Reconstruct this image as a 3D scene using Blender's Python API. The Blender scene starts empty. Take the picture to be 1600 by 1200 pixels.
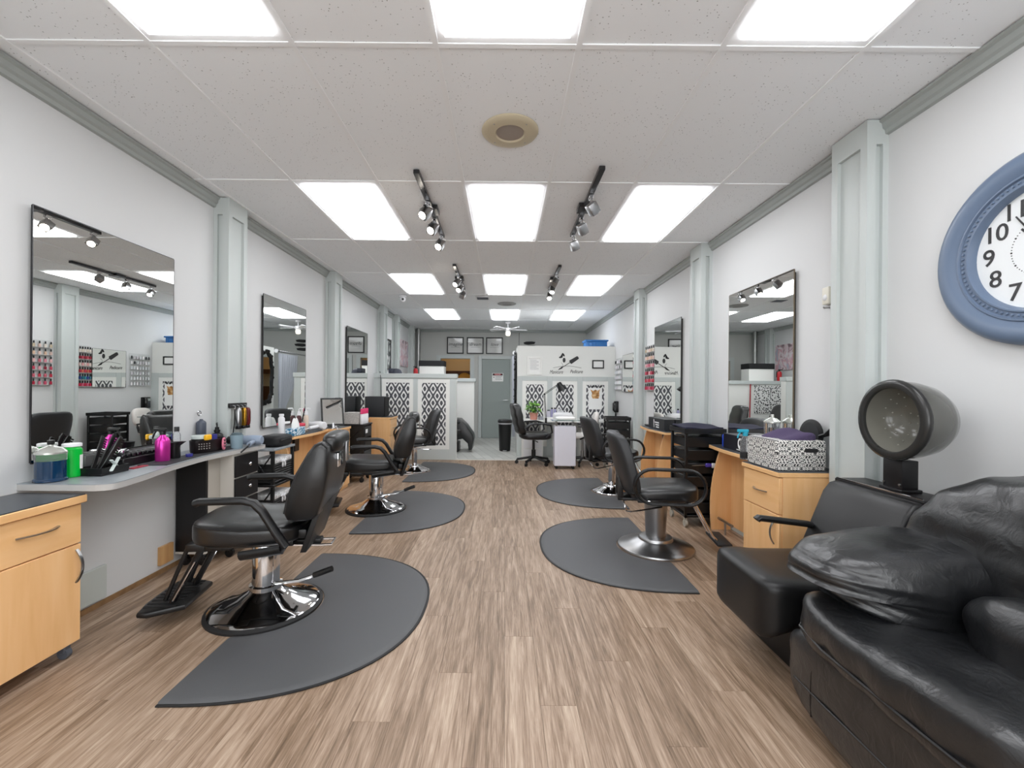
import bpy, bmesh, math, random
from math import pi, sin, cos, radians
from mathutils import Vector, Matrix, Euler
random.seed(7)
SC = bpy.context.scene
COL = SC.collection

# ---------------------------------------------------------------- camera
CAM_H = 1.242
cam = bpy.data.cameras.new('camera')
cam.sensor_width = 36.0
cam.lens = 36.0 * 673.0 / 1600.0
cam.shift_x = 12.0 / 1600.0
cam.shift_y = 7.0 / 1600.0
cam.clip_start = 0.05
cam.clip_end = 100
cam_o = bpy.data.objects.new('camera', cam)
COL.objects.link(cam_o)
cam_o.location = (0, 0, CAM_H)
cam_o.rotation_euler = (pi / 2, radians(-0.5), 0)
SC.camera = cam_o

# ---------------------------------------------------------------- world, exposure
w = bpy.data.worlds.new('daylight')
SC.world = w
w.use_nodes = True
w.node_tree.nodes['Background'].inputs[0].default_value = (0.96, 0.98, 1.0, 1)
w.node_tree.nodes['Background'].inputs[1].default_value = 4.4
SC.view_settings.view_transform = 'Standard'
SC.view_settings.look = 'None'
SC.view_settings.gamma = 1.0
SC.view_settings.use_curve_mapping = False
SC.view_settings.exposure = 0.12
PANEL_EMIT = 7.2

# room
XL, XR = -2.26, 2.05
YF, YB = -2.4, 10.8
CZ = 2.70

# ---------------------------------------------------------------- helpers
def lin(c):
    if isinstance(c, str):
        c = tuple(int(c[i:i + 2], 16) / 255 for i in (0, 2, 4))
    return tuple(((x / 12.92) if x <= 0.04045 else ((x + 0.055) / 1.055) ** 2.4) for x in c) + (1,)

MATS = {}
def mat(name, col='808080', rough=.5, metal=0., bump=0., bscale=80., trans=0., emit=None, estr=0., spec=.5, coat=0., alpha=1., ior=1.45, vary=0., vscale=6.):
    if name in MATS: return MATS[name]
    m = bpy.data.materials.new(name); m.use_nodes = True
    nt = m.node_tree; b = nt.nodes['Principled BSDF']
    b.inputs['Base Color'].default_value = lin(col)
    b.inputs['Roughness'].default_value = rough
    b.inputs['Metallic'].default_value = metal
    b.inputs['Specular IOR Level'].default_value = spec
    b.inputs['Transmission Weight'].default_value = trans
    b.inputs['Coat Weight'].default_value = coat
    b.inputs['Alpha'].default_value = alpha
    b.inputs['IOR'].default_value = ior
    if emit:
        b.inputs['Emission Color'].default_value = lin(emit)
        b.inputs['Emission Strength'].default_value = estr
    if bump or vary:
        tc = nt.nodes.new('ShaderNodeTexCoord')
    if bump:
        n = nt.nodes.new('ShaderNodeTexNoise'); n.inputs['Scale'].default_value = bscale; n.inputs['Detail'].default_value = 3
        nt.links.new(tc.outputs['Object'], n.inputs['Vector'])
        bp = nt.nodes.new('ShaderNodeBump'); bp.inputs['Strength'].default_value = bump; bp.inputs['Distance'].default_value = .005
        nt.links.new(n.outputs['Fac'], bp.inputs['Height']); nt.links.new(bp.outputs['Normal'], b.inputs['Normal'])
    if vary:
        n = nt.nodes.new('ShaderNodeTexNoise'); n.inputs['Scale'].default_value = vscale; n.inputs['Detail'].default_value = 4
        nt.links.new(tc.outputs['Object'], n.inputs['Vector'])
        mp = nt.nodes.new('ShaderNodeMapRange'); mp.inputs['To Min'].default_value = 1 - vary; mp.inputs['To Max'].default_value = 1 + vary
        nt.links.new(n.outputs['Fac'], mp.inputs['Value'])
        mx = nt.nodes.new('ShaderNodeMix'); mx.data_type = 'RGBA'; mx.blend_type = 'MULTIPLY'; mx.inputs['Factor'].default_value = 1
        mx.inputs[6].default_value = lin(col)
        nt.links.new(mp.outputs['Result'], mx.inputs[7]); nt.links.new(mx.outputs[2], b.inputs['Base Color'])
    MATS[name] = m
    return m

def nodes(name, rough=.5):
    m = bpy.data.materials.new(name); m.use_nodes = True
    nt = m.node_tree; b = nt.nodes['Principled BSDF']; b.inputs['Roughness'].default_value = rough
    MATS[name] = m
    def N(t, **k):
        n = nt.nodes.new(t)
        for a, v in k.items(): setattr(n, a, v)
        return n
    def math_(op, a, bb=None):
        n = nt.nodes.new('ShaderNodeMath'); n.operation = op
        for i, x in enumerate((a, bb)):
            if x is None: continue
            if isinstance(x, (int, float)): n.inputs[i].default_value = x
            else: nt.links.new(x, n.inputs[i])
        return n.outputs[0]
    return m, nt, b, N, math_

def ramp(nt, fac, stops):
    r = nt.nodes.new('ShaderNodeValToRGB')
    cr = r.color_ramp
    while len(cr.elements) < len(stops): cr.elements.new(.5)
    for e, (p, c) in zip(cr.elements, stops): e.position = p; e.color = lin(c)
    nt.links.new(fac, r.inputs[0]); return r.outputs[0]

class MB:
    """collects shapes in one bmesh; .obj() links them as ONE mesh object"""
    def __init__(s): s.bm = bmesh.new(); s.mi = 0; s.T = Matrix()
    def _take(s, vs):
        fs = set()
        for v in vs:
            v.co = s.T @ v.co
            for f in v.link_faces: fs.add(f)
        for f in fs: f.material_index = s.mi
    def box(s, x0, y0, z0, x1, y1, z1, r=0, seg=2):
        b2 = bmesh.new()
        bmesh.ops.create_cube(b2, size=1, matrix=Matrix.Translation(((x0 + x1) / 2, (y0 + y1) / 2, (z0 + z1) / 2)) @ Matrix.Diagonal((abs(x1 - x0), abs(y1 - y0), abs(z1 - z0), 1)))
        if r: bmesh.ops.bevel(b2, geom=b2.edges[:], offset=r, segments=seg, affect='EDGES', profile=.5)
        s._join(b2); return s
    def _join(s, b2):
        me = bpy.data.meshes.new('t'); b2.to_mesh(me); b2.free()
        n = len(s.bm.verts); s.bm.from_mesh(me); bpy.data.meshes.remove(me)
        s.bm.verts.ensure_lookup_table(); s._take(s.bm.verts[n:])
    def grid(s, rings, closed=True, caps=True):
        """rings: list of equally long point lists"""
        n = len(rings[0]); V = [[s.bm.verts.new(Vector(p)) for p in r] for r in rings]
        for a, b in zip(V, V[1:]):
            for i in range(n if closed else n - 1):
                j = (i + 1) % n
                try: s.bm.faces.new((a[i], a[j], b[j], b[i]))
                except ValueError: pass
        if caps and closed:
            try: s.bm.faces.new(V[0][::-1]); s.bm.faces.new(V[-1])
            except ValueError: pass
        s._take([v for r in V for v in r]); return s
    def lathe(s, prof, n=24, c=(0, 0, 0), caps=True):
        s.grid([[(c[0] + r * cos(2 * pi * i / n), c[1] + r * sin(2 * pi * i / n), c[2] + z) for i in range(n)] for r, z in prof], True, caps); return s
    def cyl(s, p, q, r, r2=None, n=16):
        return s.tube([p, q], r, r2=r2, n=n)
    def tube(s, pts, r, n=8, closed=False, r2=None, up=None):
        pts = [Vector(p) for p in pts]; rings = []; m = len(pts)
        prevx = None
        for i, p in enumerate(pts):
            if closed: d = pts[(i + 1) % m] - pts[i - 1]
            else: d = pts[min(i + 1, m - 1)] - pts[max(i - 1, 0)]
            d.normalize()
            if prevx is None:
                a = Vector(up) if up else (Vector((0, 0, 1)) if abs(d.z) < .9 else Vector((1, 0, 0)))
                x = a - d * a.dot(d); x.normalize()
            else:
                x = prevx - d * prevx.dot(d); x.normalize()
            prevx = x; y = d.cross(x)
            rr = r if r2 is None else r + (r2 - r) * i / max(1, m - 1)
            if isinstance(rr, tuple): ra, rb = rr
            else: ra = rb = rr
            rings.append([p + x * ra * cos(2 * pi * k / n) + y * rb * sin(2 * pi * k / n) for k in range(n)])
        if closed:
            rings.append(rings[0]); s.grid(rings, True, False)
            bmesh.ops.remove_doubles(s.bm, verts=s.bm.verts[:], dist=1e-6)
        else: s.grid(rings, True, True)
        return s
    def prism(s, pts, axis, a, b, r=0, seg=2):
        """outline pts (2d) extruded along axis from a to b"""
        def P(p, t): return {'x': (t, p[0], p[1]), 'y': (p[0], t, p[1]), 'z': (p[0], p[1], t)}[axis]
        b2 = bmesh.new()
        A = [b2.verts.new(P(p, a)) for p in pts]; B = [b2.verts.new(P(p, b)) for p in pts]
        b2.faces.new(A[::-1]); b2.faces.new(B)
        n = len(pts)
        for i in range(n): b2.faces.new((A[i], A[(i + 1) % n], B[(i + 1) % n], B[i]))
        bmesh.ops.recalc_face_normals(b2, faces=b2.faces[:])
        if r:
            es = [e for e in b2.edges if (e.verts[0] in A and e.verts[1] in A) or (e.verts[0] in B and e.verts[1] in B)]
            bmesh.ops.bevel(b2, geom=es, offset=r, segments=seg, affect='EDGES', profile=.5)
        s._join(b2); return s
    def cushion(s, sx, sy, sz, c=(0, 0, 0), n=5., cuts=7, warp=None):
        b2 = bmesh.new(); bmesh.ops.create_cube(b2, size=2)
        bmesh.ops.subdivide_edges(b2, edges=b2.edges[:], cuts=cuts, use_grid_fill=True)
        for v in b2.verts:
            p = v.co; q = [math.copysign(math.tan(abs(t) * pi / 4) if True else t, t) for t in p]
            L = (abs(q[0]) ** n + abs(q[1]) ** n + abs(q[2]) ** n) ** (1 / n)
            v.co = Vector((q[0] / L * sx / 2, q[1] / L * sy / 2, q[2] / L * sz / 2))
            if warp: v.co = Vector(warp(*v.co))
            v.co += Vector(c)
        s._join(b2); return s
    def ball(s, r, c=(0, 0, 0), sc=(1, 1, 1), u=14, v=9):
        b2 = bmesh.new(); bmesh.ops.create_uvsphere(b2, u_segments=u, v_segments=v, radius=r)
        for q in b2.verts: q.co = Vector((q.co.x * sc[0] + c[0], q.co.y * sc[1] + c[1], q.co.z * sc[2] + c[2]))
        s._join(b2); return s
    def mesh(s, name, mats, ang=38, normals=True):
        bm = s.bm
        if normals: bmesh.ops.recalc_face_normals(bm, faces=bm.faces[:])
        for f in bm.faces: f.smooth = True
        for e in bm.edges:
            if len(e.link_faces) == 2 and e.calc_face_angle(0) > radians(ang): e.smooth = False
        me = bpy.data.meshes.new(name); bm.to_mesh(me); bm.free()
        for m in (mats if isinstance(mats, (list, tuple)) else [mats]): me.materials.append(m)
        return me
    def obj(s, name, mats, parent=None, loc=(0, 0, 0), rot=(0, 0, 0), ang=38, label=None):
        return link(name, s.mesh(name, mats, ang), parent, loc, rot, label)

def link(name, me, parent=None, loc=(0, 0, 0), rot=(0, 0, 0), label=None):
    o = bpy.data.objects.new(name, me); COL.objects.link(o)
    o.location = loc; o.rotation_euler = rot
    if parent: o.parent = parent
    if label: o['label'] = label
    return o

def tag(o, label, cat, group=None):
    o['label'] = label; o['category'] = cat
    if group: o['group'] = group
    return o
def thing(name, label, cat, loc=(0, 0, 0), rz=0, group=None):
    o = bpy.data.objects.new(name, None); COL.objects.link(o); o.empty_display_size = .1
    o.location = loc; o.rotation_euler = (0, 0, rz)
    return tag(o, label, cat, group)
def struct(o): o['kind'] = 'structure'; return o
def dup(root, loc, rz, label, group=None):
    r = root.copy(); COL.objects.link(r); r.location = loc; r.rotation_euler = (0, 0, rz)
    r['label'] = label
    if group: r['group'] = group
    for ch in list(root.children):
        c = ch.copy(); COL.objects.link(c); c.parent = r
        for g in list(ch.children):
            d = g.copy(); COL.objects.link(d); d.parent = c
    return r

def text_mesh(txt, size, mat_, extr=.001, shear=0., align='CENTER', spacing=1., offs=0.):
    """flat lettering in local XY plane, as a mesh"""
    cu = bpy.data.curves.new('lettering', 'FONT'); cu.body = txt; cu.size = size; cu.extrude = extr
    cu.shear = shear; cu.align_x = align; cu.align_y = 'CENTER'; cu.space_character = spacing; cu.offset = offs; cu.resolution_u = 4
    o = bpy.data.objects.new('lettering', cu); COL.objects.link(o)
    bpy.context.view_layer.update()
    dg = bpy.context.evaluated_depsgraph_get()
    me = bpy.data.meshes.new_from_object(o.evaluated_get(dg))
    COL.objects.unlink(o); bpy.data.objects.remove(o); bpy.data.curves.remove(cu)
    me.materials.clear(); me.materials.append(mat_); me.name = 'lettering'
    return me
FACE_CAM = (pi / 2, 0, 0)                 # text facing -Y
FACE_R = (pi / 2, 0, pi / 2)              # text facing +X (on left wall)
FACE_L = (pi / 2, 0, -pi / 2)             # text facing -X (on right wall)

def circ(cx, cy, r, a0=0, a1=360, n=12, ry=None):
    ry = ry or r
    return [(cx + r * cos(radians(a0 + (a1 - a0) * i / n)), cy + ry * sin(radians(a0 + (a1 - a0) * i / n))) for i in range(n + 1)]

# ---------------------------------------------------------------- materials
WALL = mat('wall_paint', 'd5d6d6', .6, bump=.03, bscale=200)
WALLG = mat('grey_wall_paint', 'c2c3bf', .6, bump=.03, bscale=200)
SAGE = mat('sage_grey_paint', 'c3c9c7', .45)
SAGED = mat('crown_grey_paint', 'a6aba8', .5)
WHITE = mat('white_paint', 'ecece8', .5)
BLACKP = mat('black_plastic', '141415', .35)
BLACKM = mat('matte_black', '19191b', .6)
LEATHER = mat('black_leather', '161617', .3, bump=.15, bscale=260, spec=.7)
VINYL = mat('black_vinyl', '151516', .38, bump=.08, bscale=300)
VINYLG = mat('charcoal_vinyl', '2a2b2d', .45, bump=.08, bscale=300)
CHROME = mat('chrome', 'd8d8da', .07, 1.)
STEEL = mat('brushed_steel', 'a9a9aa', .28, 1.)
DSTEEL = mat('dark_steel', '4b4b4d', .3, 1.)
RUBBER = mat('anti_fatigue_rubber', '505153', .52, bump=.15, bscale=400)
RUBBERB = mat('black_rubber', '1c1c1d', .6)
WHITEP = mat('white_plastic', 'e8e8ea', .35)
GREYP = mat('grey_plastic', '5a5f68', .4)
MIRROR = mat('mirror_silver', 'eef0ee', .0, 1.)
GLASS = mat('clear_glass', 'ffffff', .02, trans=1., ior=1.45)
CLEARP = mat('clear_plastic', 'f4f6f8', .08, trans=.9, ior=1.2)
PAPER = mat('white_paper', 'f0f0ee', .7)
GREYLAM = mat('grey_laminate', '8f959a', .35, vary=.12, vscale=30)
LAMEDGE = mat('laminate_edge', 'b5b3b0', .45)
BLKLAM = mat('black_laminate', '131214', .4)
DARKTOP = mat('charcoal_laminate', '3c4046', .3, vary=.15, vscale=5)

def wood_mat(name, c1, c2, c3, sx=14, sy=14, sz=1.2, rough=.4):
    m, nt, b, N, mt = nodes(name, rough)
    tc = N('ShaderNodeTexCoord'); mp = N('ShaderNodeMapping'); mp.inputs['Scale'].default_value = (sx, sy, sz)
    nt.links.new(tc.outputs['Object'], mp.inputs[0])
    n = N('ShaderNodeTexNoise'); n.inputs['Scale'].default_value = 1.6; n.inputs['Detail'].default_value = 5; n.inputs['Distortion'].default_value = .4
    nt.links.new(mp.outputs[0], n.inputs['Vector'])
    c = ramp(nt, n.outputs['Fac'], [(.25, c1), (.5, c2), (.78, c3)])
    nt.links.new(c, b.inputs['Base Color'])
    return m
MAPLE = wood_mat('maple_veneer', 'e6b378', 'edbc84', 'f1c48f')
MAPLEY = wood_mat('maple_veneer_across', 'e6b378', 'edbc84', 'f1c48f', 14, 1.2, 14)

def floor_mat():
    m, nt, b, N, mt = nodes('vinyl_oak_plank', .42)
    tc = N('ShaderNodeTexCoord'); oi = N('ShaderNodeObjectInfo')
    off = N('ShaderNodeVectorMath', operation='SCALE'); comb = N('ShaderNodeCombineXYZ')
    for i in range(3): comb.inputs[i].default_value = (37., 71., 13.)[i]
    nt.links.new(comb.outputs[0], off.inputs[0]); nt.links.new(oi.outputs['Random'], off.inputs['Scale'])
    add = N('ShaderNodeVectorMath', operation='ADD'); nt.links.new(tc.outputs['Object'], add.inputs[0]); nt.links.new(off.outputs[0], add.inputs[1])
    def nz(sx, sy, det, dist=0.):
        mp = N('ShaderNodeMapping'); mp.inputs['Scale'].default_value = (sx, sy, 1); nt.links.new(add.outputs[0], mp.inputs[0])
        n = N('ShaderNodeTexNoise'); n.inputs['Scale'].default_value = 1; n.inputs['Detail'].default_value = det; n.inputs['Distortion'].default_value = dist
        n.inputs['Roughness'].default_value = .65
        nt.links.new(mp.outputs[0], n.inputs['Vector']); return n.outputs['Fac']
    a = nz(34, 2.2, 5, .9); f = nz(190, 7, 3); 
    v = mt('ADD', mt('MULTIPLY', a, .62), mt('MULTIPLY', f, .38))
    v = mt('ADD', v, mt('MULTIPLY', mt('SUBTRACT', oi.outputs['Random'], .5), .10))
    c = ramp(nt, v, [(.32, '5e4a36'), (.45, '846d58'), (.55, '9f8874'), (.68, 'baa691')])
    nt.links.new(c, b.inputs['Base Color'])
    bp = N('ShaderNodeBump'); bp.inputs['Strength'].default_value = .12; bp.inputs['Distance'].default_value = .002
    nt.links.new(v, bp.inputs['Height']); nt.links.new(bp.outputs[0], b.inputs['Normal'])
    return m
PLANK = floor_mat()

def tile_floor_mat():
    m, nt, b, N, mt = nodes('pale_plank_tile', .35)
    tc = N('ShaderNodeTexCoord')
    br = N('ShaderNodeTexBrick'); br.inputs['Scale'].default_value = 1; br.inputs['Mortar Size'].default_value = .004
    br.inputs['Brick Width'].default_value = .6; br.inputs['Row Height'].default_value = .15
    br.inputs['Color1'].default_value = lin('c9c9c4'); br.inputs['Color2'].default_value = lin('b4b5b0'); br.inputs['Mortar'].default_value = lin('8f8f8c')
    mp = N('ShaderNodeMapping'); mp.inputs['Rotation'].default_value = (0, 0, radians(75)); nt.links.new(tc.outputs['Object'], mp.inputs[0])
    nt.links.new(mp.outputs[0], br.inputs['Vector']); nt.links.new(br.outputs['Color'], b.inputs['Base Color'])
    return m
PTILE = tile_floor_mat()

def ceil_mat():
    m, nt, b, N, mt = nodes('mineral_fibre_tile', .85)
    tc = N('ShaderNodeTexCoord'); oi = N('ShaderNodeObjectInfo')
    comb = N('ShaderNodeCombineXYZ'); nt.links.new(oi.outputs['Random'], comb.inputs[2])
    sc = N('ShaderNodeVectorMath', operation='SCALE'); nt.links.new(comb.outputs[0], sc.inputs[0]); sc.inputs['Scale'].default_value = 9.
    add = N('ShaderNodeVectorMath', operation='ADD'); nt.links.new(tc.outputs['Object'], add.inputs[0]); nt.links.new(sc.outputs[0], add.inputs[1])
    vo = N('ShaderNodeTexVoronoi'); vo.inputs['Scale'].default_value = 62; nt.links.new(add.outputs[0], vo.inputs['Vector'])
    n = N('ShaderNodeTexNoise'); n.inputs['Scale'].default_value = 9; nt.links.new(add.outputs[0], n.inputs['Vector'])
    n2 = N('ShaderNodeTexNoise'); n2.inputs['Scale'].default_value = 90; nt.links.new(add.outputs[0], n2.inputs['Vector'])
    th = mt('SUBTRACT', mt('MULTIPLY', n2.outputs['Fac'], .55), .15)
    hole = mt('LESS_THAN', vo.outputs['Distance'], th)
    hole = mt('MULTIPLY', hole, mt('GREATER_THAN', n.outputs['Fac'], .44))
    c = ramp(nt, hole, [(0., 'f6f8fa'), (1., 'b4b5b6')])
    nt.links.new(c, b.inputs['Base Color'])
    return m
CTILE = ceil_mat()
TBAR = mat('white_tbar', 'f6f7f8', .5)
PANEL = mat('light_panel', 'ffffff', .5, emit='f9fbff', estr=PANEL_EMIT)
BULB = mat('spot_bulb', 'ffffff', .5, emit='fff6e6', estr=40.)

def damask_mat(name, cw, ch, dark='4a4b50', light='e9e9e7', axes='xz', fine=False):
    """lattice of ogee diamonds with a medallion in each"""
    m, nt, b, N, mt = nodes(name, .55)
    tc = N('ShaderNodeTexCoord'); sp = N('ShaderNodeSeparateXYZ'); nt.links.new(tc.outputs['Object'], sp.inputs[0])
    ax = {'x': 0, 'y': 1, 'z': 2}
    U = mt('DIVIDE', sp.outputs[ax[axes[0]]], cw); V = mt('DIVIDE', sp.outputs[ax[axes[1]]], ch)
    if fine:
        U = mt('ADD', U, mt('MULTIPLY', mt('SINE', mt('MULTIPLY', V, 12.566)), .06))
    def tri(x):                      # |frac-.5|*2 : 1 at integers, 0 at halves
        return mt('MULTIPLY', mt('ABSOLUTE', mt('SUBTRACT', mt('FRACT', x), .5)), 2.)
    p = mt('ADD', U, V); q = mt('SUBTRACT', U, V)
    l1 = mt('GREATER_THAN', tri(p), .78); l2 = mt('GREATER_THAN', tri(q), .78)
    lat = mt('MAXIMUM', l1, l2)
    if fine:
        # concentric scrolls inside each ogee
        g = mt('ADD', mt('COSINE', mt('MULTIPLY', U, 6.2832)), mt('COSINE', mt('MULTIPLY', V, 6.2832)))
        w = mt('MULTIPLY', mt('SINE', mt('MULTIPLY', mt('ADD', U, V), 18.85)), mt('SINE', mt('MULTIPLY', mt('SUBTRACT', U, V), 18.85)))
        tot = mt('GREATER_THAN', mt('SINE', mt('ADD', mt('MULTIPLY', g, 5.2), mt('MULTIPLY', w, 2.6))), .15)
    else:
        tp, tq = tri(p), tri(q)
        rad = mt('SQRT', mt('ADD', mt('MULTIPLY', tp, tp), mt('MULTIPLY', tq, tq)))
        med = mt('LESS_THAN', mt('ADD', mt('ADD', mt('MULTIPLY', rad, .4), mt('MULTIPLY', mt('MAXIMUM', tp, tq), .6)), mt('MULTIPLY', mt('SINE', mt('MULTIPLY', V, 50.)), .04)), .45)
        tip = mt('MULTIPLY', mt('LESS_THAN', mt('ABSOLUTE', mt('SUBTRACT', tp, tq)), .10), mt('GREATER_THAN', rad, .95))
        tot = mt('MAXIMUM', mt('MAXIMUM', lat, med), tip)
    c = ramp(nt, tot, [(0., light), (1., dark)])
    nt.links.new(c, b.inputs['Base Color'])
    return m
DAMASK = damask_mat('damask_wallpaper', .145, .245)
DAMASKB = damask_mat('damask_box_paper', .075, .12, '2a2b2e', 'e6e4df', 'xz', True)
DAMASKC = damask_mat('damask_box_paper_side', .075, .12, '2a2b2e', 'e6e4df', 'yz', True)

def sofa_mat():
    m, nt, b, N, mt = nodes('sofa_leather', .33)
    b.inputs['Base Color'].default_value = lin('17181a'); b.inputs['Specular IOR Level'].default_value = .75
    tc = N('ShaderNodeTexCoord')
    def nz(sc, det, typ=None, dist=0.):
        n = N('ShaderNodeTexNoise'); n.inputs['Scale'].default_value = sc; n.inputs['Detail'].default_value = det; n.inputs['Distortion'].default_value = dist
        if typ: n.noise_type = typ
        nt.links.new(tc.outputs['Object'], n.inputs['Vector']); return n.outputs['Fac']
    fold = nz(5.5, 2, 'RIDGED_MULTIFRACTAL', .5); crease = nz(15, 3, None, 1.5); grain = nz(260, 2)
    h = mt('ADD', mt('ADD', mt('MULTIPLY', fold, .45), mt('MULTIPLY', crease, .45)), mt('MULTIPLY', grain, .035))
    bp = N('ShaderNodeBump'); bp.inputs['Strength'].default_value = .55; bp.inputs['Distance'].default_value = .012
    nt.links.new(h, bp.inputs['Height']); nt.links.new(bp.outputs[0], b.inputs['Normal'])
    return m
SOFAL = sofa_mat()

# ---------------------------------------------------------------- room shell
# floor: vinyl planks, each its own board
floor = bpy.data.objects.new('floor', None); COL.objects.link(floor); struct(floor)
PW, PL = .142, 1.22
YT = 7.46                                    # where the pale tile starts
b = MB(); b.box(0, 0, -.012, PW - .0006, PL - .0006, 0, .0004, 1); plank_me = b.mesh('plank', PLANK)
ncol = int((XR - XL) / PW) + 1
for i in range(ncol):
    x = XL + i * PW
    y = -1.3 - (i * .47) % PL - .0
    while y < YT:
        y0, y1 = y, min(y + PL, YT)
        x1 = min(x + PW, XR)
        if y1 - y0 > .02:
            if y1 - y0 > PL - .01 and x1 - x > PW - .01: me = plank_me
            else:
                b = MB(); b.box(0, 0, -.012, x1 - x - .0006, y1 - y0 - .0006, 0, .0004, 1); me = b.mesh('plank', PLANK)
            link('plank', me, floor, (x, y0, 0))
        y += PL
b = MB(); b.box(XL, YF, -.05, XR, YT, -.0125); b.obj('subfloor', BLACKM, floor)
b = MB(); b.box(XL, YF, -.0125, XR, -1.3 - .0, -.002); b.obj('entry_mat', RUBBERB, floor)
b = MB(); b.box(XL, YT, -.05, XR, YB + 2.2, 0.0); struct(b.obj('floor_tile', PTILE))
b = MB(); b.prism([(-.83, -.001), (.26, -.001), (.26, .006), (-.83, .006)], 'y', YT - .02, YT + .02); struct(b.obj('trim_12', mat('threshold', 'd8d6cf', .4)))

# side walls
b = MB(); b.box(XL - .12, YF, 0, XL, YB + .1, CZ + .1); struct(b.obj('wall_left', WALL))
b = MB(); b.box(XR, YF, 0, XR + .12, YB + .1, CZ + .1); struct(b.obj('wall_right', WALL))
# back wall with one doorway, and the lit room behind it
OX0, OX1, OZ = -1.60, -.86, 1.98
b = MB(); b.box(XL, YB, 0, OX0, YB + .12, CZ + .1); b.box(OX1, YB, 0, XR, YB + .12, CZ + .1); b.box(OX0, YB, OZ, OX1, YB + .12, CZ + .1)
struct(b.obj('wall_back', WALLG))
# shop front behind the camera: piers, sill and head with open daylight windows
b = MB(); b.box(XL, YF - .15, 0, XR, YF, .45); b.box(XL, YF - .15, 2.35, XR, YF, CZ + .1)
for x0, x1 in ((XL, XL + .15), (-.75, -.6), (.6, .75), (XR - .15, XR)): b.box(x0, YF - .15, .45, x1, YF, 2.35)
struct(b.obj('wall_front', WALLG))

# ceiling: suspended grid, each tile its own piece
ceiling = bpy.data.objects.new('ceiling', None); COL.objects.link(ceiling); struct(ceiling)
GX = [XL, -2.135, -1.525, -.915, -.305, .305, .915, 1.525, XR]
GY = [YF, -1.83, -.61, .61, 1.836, 3.055, 4.275, 5.495, 6.715, 7.935, 9.155, 10.375, YB]
LCOL = (2, 4, 6); LROW = (1, 3, 5, 7, 9)
tile_cache = {}
for i in range(len(GX) - 1):
    for j in range(len(GY) - 1):
        if i in LCOL and j in LROW: continue
        wx, wy = GX[i + 1] - GX[i], GY[j + 1] - GY[j]
        k = (round(wx, 3), round(wy, 3))
        if k not in tile_cache:
            b = MB(); b.box(-wx / 2, -wy / 2, 0, wx / 2, wy / 2, .015); tile_cache[k] = b.mesh('ceiling_tile', CTILE)
        link('ceiling_tile', tile_cache[k], ceiling, ((GX[i] + GX[i + 1]) / 2, (GY[j] + GY[j + 1]) / 2, CZ + .004 + random.uniform(0, .003)))
for x in GX[1:-1]:
    b = MB(); b.box(x - .012, YF, CZ - .001, x + .012, YB, CZ + .02); b.obj('grid_runner', TBAR, ceiling)
for y in GY[1:-1]:
    b = MB(); b.box(XL, y - .012, CZ, XR, y + .012, CZ + .02); b.obj('cross_runner', TBAR, ceiling)
b = MB(); b.box(XL, YF, CZ + .06, XR, YB, CZ + .1); b.obj('ceiling_deck', BLACKM, ceiling)

colname = ('left', 'centre', 'right'); rown = {1: 'behind the camera', 3: 'at the top edge of the picture', 5: 'in the nearest full row', 7: 'in the second row', 9: 'in the farthest row above the fan'}
b = MB(); b.box(-.258, -.552, -.012, .258, .552, .014); pan_me = b.mesh('diffuser', PANEL)
b = MB()
for x0, y0, x1, y1 in ((-.305, -.61, -.258, .61), (.258, -.61, .305, .61), (-.258, -.61, .258, -.552), (-.258, .552, .258, .61)): b.box(x0, y0, .003, x1, y1, .02)
fr_me = b.mesh('light_frame', TBAR)
for i, cn in zip(LCOL, colname):
    for j in LROW:
        t = thing('ceiling_light', 'bright square-edged ceiling light panel, %s column, %s' % (cn, rown[j]), 'ceiling light',
                  ((GX[i] + GX[i + 1]) / 2, (GY[j] + GY[j + 1]) / 2, CZ), 0, 'ceiling light panels')
        link('diffuser', pan_me, t); link('light_frame', fr_me, t)

# pilasters with recessed panels, crown moulding
tn = [0]
def pilaster(side, y0, y1, d=.12, z1=CZ, z0=0.):
    tn[0] += 1
    b = MB(); s = 1 if side == 'L' else -1; xw = XL if side == 'L' else XR
    def bx(a0, c0, e0, a1, c1, e1): b.box(xw + s * a0, c0, e0, xw + s * a1, c1, e1)
    t = .02
    bx(0, y0 + t, z0, d - t, y1 - t, z1)
    r = .045
    for q0, q1 in ((y0, y0 + r), (y1 - r, y1)): bx(d - t, q0, z0, d, q1, z1)
    for e0, e1 in ((z0, z0 + .15), (z1 - .13, z1)): bx(d - t, y0 + r, e0, d, y1 - r, e1)
    for q0, q1 in ((y0, y0 + t), (y1 - t, y1)):
        bx(0, q0, z0, .03, q1, z1); bx(d - .05, q0, z0, d - t, q1, z1)
        for e0, e1 in ((z0, z0 + .15), (z1 - .13, z1)): bx(.03, q0, e0, d - .05, q1, e1)
    struct(b.obj('trim_%d' % tn[0], SAGE, ang=20))
for y in (3.33, 5.42, 7.62): pilaster('L', y, y + .24)
pilaster('L', 8.62, 8.80); pilaster('L', 10.05, 10.25)
pilaster('L', 1.22, 1.46)
for y in (2.31, 4.26, 6.22): pilaster('R', y, y + .25, .115)
def crown(side, y0, y1):
    tn[0] += 1
    s = 1 if side == 'L' else -1; xw = XL if side == 'L' else XR
    pr = [(0, CZ), (.05, CZ), (.05, CZ - .012), (.038, CZ - .02), (.034, CZ - .045), (.022, CZ - .055), (.018, CZ - .075), (0, CZ - .08)]
    b = MB(); b.prism([(xw + s * a, z) for a, z in pr], 'y', y0, y1); struct(b.obj('trim_%d' % tn[0], SAGED, ang=20))
crown('L', YF, YB); crown('R', YF, YB)
tn[0] = 12
# grey edge where the back wall meets the ceiling
b = MB(); b.box(XL, YB - .03, CZ - .06, XR, YB, CZ); struct(b.obj('trim_13', SAGED))
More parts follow.
